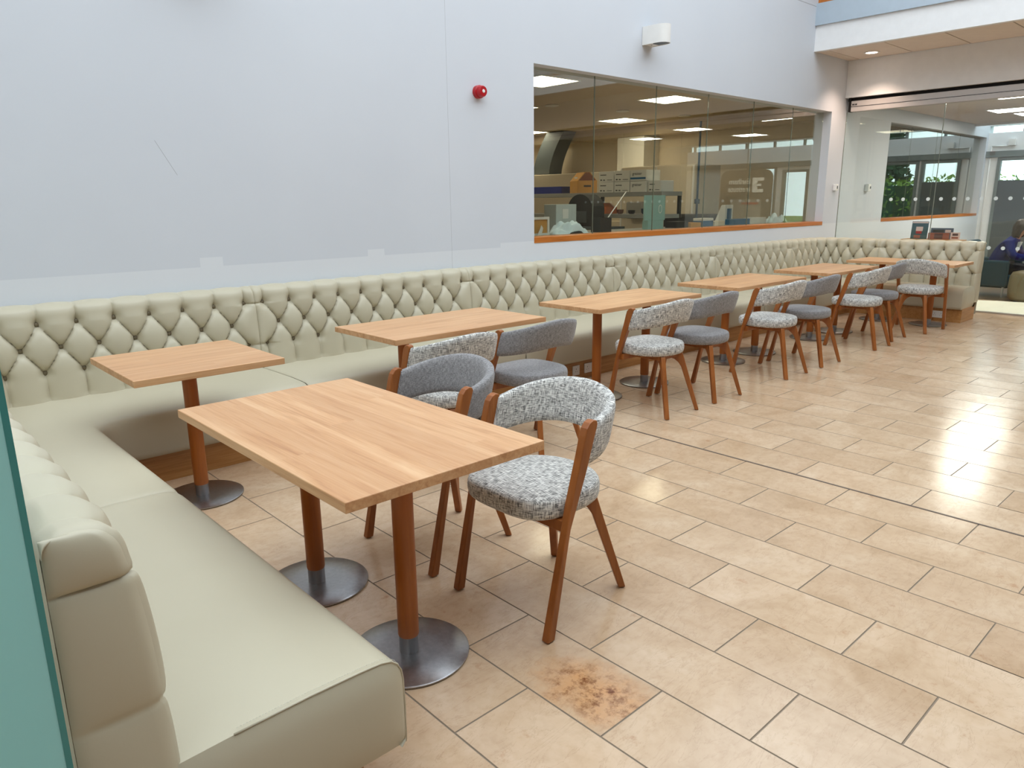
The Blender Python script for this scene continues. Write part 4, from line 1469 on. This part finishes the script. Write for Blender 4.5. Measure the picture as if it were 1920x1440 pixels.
# hands: palm and five fingers each
for s in (-1, 1):
    hx, hy, hz = s * 0.08 + (-0.02), -0.53, 0.615
    hv = [(hx, hy, hz), (hx - s * 0.005, hy - 0.045, hz + 0.005), (hx - s * 0.008, hy - 0.085, hz + 0.004)]
    he = [(0, 1), (1, 2)]; hr = [(0.026, 0.016), (0.036, 0.015), (0.036, 0.012)]
    for q in range(4):
        dx = (q - 1.5) * 0.019; Lq = (0.06, 0.068, 0.064, 0.05)[q]
        b0 = len(hv)
        hv += [(hx + dx, hy - 0.09, hz + 0.003), (hx + dx, hy - 0.09 - Lq * 0.55, hz - 0.006), (hx + dx, hy - 0.09 - Lq * 0.8, hz - 0.03)]
        he += [(2, b0), (b0, b0 + 1), (b0 + 1, b0 + 2)]; hr += [0.0092, 0.0085, 0.007]
    b0 = len(hv)
    hv += [(hx - s * 0.035, hy - 0.045, hz + 0.01), (hx - s * 0.045, hy - 0.085, hz + 0.012)]
    he += [(1, b0), (b0, b0 + 1)]; hr += [0.011, 0.009]
    skin_obj('hand', hv, he, hr, M['skin'], pw, 1)
# face
hd = Vector((0, -0.30, 1.045))
MB().prism([(-0.006, 0.02), (0.0, 0.03), (0.012, -0.01), (-0.012, -0.012)], lambda a, b, t: (t, hd.y - 0.085 - a * 1.3, hd.z + b - 0.02), -0.011, 0.011).build('nose', M['skin'], pw)
for s in (-1, 1):
    MB().lathe([(0.002, -0.011), (0.009, -0.006), (0.011, 0), (0.009, 0.006), (0.002, 0.011)], 10, s * 0.03, hd.y - 0.072).build('eye', M['ink'], pw).location = (0, 0, hd.z)
    MB().box(s * 0.03 - 0.017, s * 0.03 + 0.017, hd.y - 0.086, hd.y - 0.070, hd.z + 0.018, hd.z + 0.024).build('eyebrow', M['hair'], pw)
    MB().lathe([(0.004, -0.028), (0.014, -0.018), (0.017, 0), (0.014, 0.018), (0.004, 0.026)], 10, s * 0.08, hd.y + 0.02).build('ear', M['skin'], pw, smooth=True).location = (0, 0, hd.z - 0.01)
MB().box(-0.024, 0.024, hd.y - 0.082, hd.y - 0.066, hd.z - 0.064, hd.z - 0.054).build('mouth', M['lip'], pw, bevel=0.003)
# wavy chin-length hair
rows = []
for i in range(15):
    f = i / 14
    row = []
    for k in range(32):
        a = 2 * PI * k / 32
        ph = f * 2.35
        wob = 1 + 0.10 * noise.noise(Vector((math.cos(a) * 2.5, math.sin(a) * 2.5, f * 5)))
        front = max(0, -math.sin(a))
        drop = min(ph, 1.05 + (1 - front ** 0.6) * 1.3)
        rr = math.sin(min(drop, PI / 2)) * (1 if drop < PI / 2 else 1.0 + 0.06 * (drop - PI / 2))
        row.append((0.115 * rr * math.cos(a) * wob, hd.y + 0.026 + 0.126 * rr * math.sin(a) * wob, hd.z - 0.005 + (0.128 if drop < PI / 2 else 0.21) * math.cos(min(drop, 2.35)) * wob))
    rows.append(row)
m = MB(); m.grid(rows, close=True)
o = m.build('hair', M['hair'], pw, smooth=True)
sd = o.modifiers.new('thickness', 'SOLIDIFY'); sd.thickness = 0.012

# low shelf with books behind the far banquette
sh = empty('display_shelf', (13.0, 4.55, 0), 0, 'low wooden display shelf behind the far banquette', 'shelf')
MB().box(-0.38, -0.06, -0.87, -0.02, 0.83, 0.86).build('top', M['oak'], sh)
for y in (-0.85, -0.07):
    MB().box(-0.37, -0.07, y, y + 0.03, 0, 0.83).build('side', M['oak'], sh)
MB().box(-0.37, -0.07, -0.82, -0.07, 0.3, 0.32).build('shelf_board', M['oak'], sh)
CO = {'teal': plain('teal_cover', rgb(26, 74, 84), 0.4), 'rust': plain('rust_cover', rgb(150, 74, 52), 0.4), 'slate': plain('slate_cover', rgb(72, 84, 104), 0.4), 'plum': plain('plum_cover', rgb(84, 40, 40), 0.4), 'pinkw': plain('pink_white_cover', rgb(220, 190, 184), 0.4)}


def book(label, x, y, w, h, cover, spots, tilt=0.12):
    r = empty('magazine', (x, y, 0.861), 0, label, 'magazine', 'magazines on the display shelf')
    rows = [[(-0.006, w / 2, 0), (-0.006, -w / 2, 0), (0.006, -w / 2, 0), (0.006, w / 2, 0)], [(-0.006 + h * tilt, w / 2, h), (-0.006 + h * tilt, -w / 2, h), (0.006 + h * tilt, -w / 2, h), (0.006 + h * tilt, w / 2, h)]]
    m = MB(); m.grid(rows, close=True); m.add(rows[0], [(0, 1, 2, 3)]); m.add(rows[1], [(0, 1, 2, 3)])
    m.build('cover', CO[cover], r)
    for a, b, c, d, mt in spots:
        mm = MB()
        pts = [(a, c), (b, c), (b, d), (a, d)]
        mm.add([(-0.0072 + h * q * tilt, w / 2 - w * p, h * q) for p, q in pts], [(0, 1, 2, 3)])
        mm.build('cover_print', mt, r)


book('tall magazine with a teal cover standing at the left of the display shelf', 12.78, 4.32, 0.24, 0.27, 'teal', [(0.02, 0.98, 0.9, 0.98, CO['pinkw']), (0.28, 0.7, 0.45, 0.7, CO['pinkw']), (0.3, 0.65, 0.3, 0.45, M['red']), (0.2, 0.6, 0.05, 0.22, CO['rust'])])
book('wide slate magazine in the middle of the display shelf', 12.86, 4.02, 0.32, 0.17, 'slate', [(0.1, 0.6, 0.6, 0.85, M['ink']), (0.65, 0.9, 0.6, 0.85, CO['pinkw'])])
book('wide rust-brown magazine in front on the display shelf', 12.77, 4.03, 0.30, 0.10, 'rust', [(0.3, 0.7, 0.1, 0.9, CO['plum'])])
book('small pink and white booklet at the right of the display shelf', 12.78, 3.80, 0.13, 0.11, 'pinkw', [(0.15, 0.85, 0.15, 0.4, CO['rust']), (0.2, 0.8, 0.55, 0.85, CO['plum'])])

# pipe run in the far corner
pp = empty('wall_conduit', (0, 0, 0), 0, 'thin white conduit with an elbow on the far white wall', 'pipe')
MB().tube([(FX - 0.02, 4.86, 0.1), (FX - 0.02, 4.86, 2.5)], 0.014, 8).build('riser', M['plastic'], pp, smooth=True)
MB().tube([(FX - 0.02, 4.86, 2.5), (FX - 0.02, 4.55, 2.49)], 0.014, 8).build('branch', M['plastic'], pp, smooth=True)
MB().box(FX - 0.07, FX - 0.005, 4.44, 4.56, 2.5, 2.62).build('sensor_head', M['plastic'], pp)

# pop-up banner that shows, mirrored, in the lab window
BXn = 13.6
bn = empty('popup_banner', (BXn, 0, 0), 0, 'grey pop-up banner reading Earlham Institute, mirrored in the lab window', 'banner')
yA, yB = 2 * GY - 8.45, 2 * GY - 7.33     # left and right ends as the hall sees them
hh = 2.06
poly = [(yA, 0.02), (yB, 0.02)]
for k in range(9): poly.append((yB - 0.16 + 0.16 * math.cos(PI / 2 * k / 8), hh - 0.16 + 0.16 * math.sin(PI / 2 * k / 8)))
for k in range(9): poly.append((yA + 0.16 - 0.16 * math.sin(PI / 2 * k / 8), hh - 0.16 + 0.16 * math.cos(PI / 2 * k / 8)))
MB().prism(poly, lambda a, b, t: (t, a, b), 0.0, 0.05).build('fabric', M['bannergrey'], bn)
ROT = (PI / 2, 0, -PI / 2)
text('Earlham', 0.148, M['bannerlight'], bn, (-0.003, yB - 0.45, 1.795), ROT, bold=0.003)
text('Institute', 0.148, M['bannerlight'], bn, (-0.003, yB - 0.45, 1.645), ROT, bold=0.003)
lg = MB()
a, b = yB - 0.41, yB - 0.17
for q in ((0, 1, 0, 0.22), (0, 1, 0.78, 1), (0.55, 1, 0.22, 0.78), (0.2, 0.55, 0.42, 0.58)):
    lg.box(-0.003, -0.0005, b - (b - a) * q[1], b - (b - a) * q[0], 1.63 + 0.28 * q[2], 1.63 + 0.28 * q[3])
lg.build('logo', M['bannerlight'], bn)
MB().box(-0.002, -0.0005, yA + 0.25, yB - 0.2, 0.1, 1.50).build('photo_print', M['grey'], bn)
MB().box(-0.004, -0.002, yA + 0.5, yA + 0.86, 1.40, 1.44).build('red_strip', M['red'], bn)
MB().box(0.05, 0.2, yA + 0.2, yB - 0.2, 0.0, 0.03).build('foot', M['black'], bn)

# ------------------------------------------------------------------ outside the far end
struct('ground', MB().box(FX + 0.2, 70, -35, 45, -0.3, -0.12), M['grass'])


def leaf_mass(name, mat, parent, fn, n, size, seed):
    rnd = random.Random(seed)
    m = MB()
    for _ in range(n):
        p = Vector(fn(rnd))
        a = Vector((rnd.uniform(-1, 1), rnd.uniform(-1, 1), rnd.uniform(-1, 1))).normalized()
        b = a.orthogonal().normalized()
        s = size * rnd.uniform(0.6, 1.3)
        m.add([p - a * s, p + b * s * 0.5, p + a * s, p - b * s * 0.5], [(0, 1, 2, 3)])
    return m.build(name, mat, parent, recalc=False)


hg = empty('hedge', (21.2, 3.4, 0), 0, 'clipped green hedge outside the far windows', 'hedge')
leaf_mass('foliage', M['leaf'], hg, lambda r: (r.uniform(-0.5, 0.5), r.uniform(-2.2, 2.8), r.uniform(-0.1, 1.95 + 0.1 * math.sin(r.random() * 6))), 6000, 0.06, 5)
MB().box(-0.35, 0.35, -2.1, 2.7, -0.12, 1.8).build('core', M['conifer'], hg)
for k, (x, y, h, nm) in enumerate(((34, -3, 6.5, 'dark conifer outside, right of the far glass door'), (36, 0.5, 5.5, 'dark conifer outside, behind the far glass door'), (38, 6, 6.0, 'dark conifer outside behind the hedge'), (37, 11, 7.0, 'dark conifer outside, farthest along the hedge'))):
    c = empty('conifer', (x, y, -0.12), 0, nm, 'tree', 'conifers outside')
    MB().lathe([(0.16, 0), (0.03, h * 0.95)], 8).build('trunk', M['bark'], c)
    def fc(r, h=h):
        z = r.uniform(0.5, h); rad = (1 - z / h) * 1.5 + 0.08; a = r.uniform(0, 2 * PI); q = r.random() ** 0.5
        return (rad * q * math.cos(a), rad * q * math.sin(a), z - 0.15 * q)
    leaf_mass('foliage', M['conifer'], c, fc, 2500, 0.16, 20 + k)


def bare_tree(x, y, h, seed, label):
    rnd = random.Random(seed)
    r = empty('bare_tree', (x, y, -0.12), 0, label, 'tree', 'bare trees outside')
    m = MB()
    def grow(p, d, L, rad, depth):
        q = p + d * L
        m.tube([p, p.lerp(q, 0.5) + Vector((rnd.uniform(-1, 1), rnd.uniform(-1, 1), 0)) * L * 0.06, q], [rad, rad * 0.85, rad * 0.65], 5, False)
        if depth == 0: return
        for _ in range(3 if depth > 1 else 4):
            nd = (d + Vector((rnd.uniform(-1, 1), rnd.uniform(-1, 1), rnd.uniform(-0.2, 0.7))) * 0.75).normalized()
            grow(q if rnd.random() < 0.6 else p.lerp(q, 0.7), nd, L * rnd.uniform(0.6, 0.8), rad * 0.6, depth - 1)
    grow(Vector((0, 0, 0)), Vector((0, 0.05, 1)).normalized(), h * 0.32, 0.14, 4)
    m.build('branches', M['bark'], r, smooth=True, recalc=False)


bare_tree(24.5, -0.6, 7.0, 3, 'bare tree outside the far windows near the banner')
bare_tree(26.0, 2.6, 6.5, 9, 'bare tree outside behind the hedge')
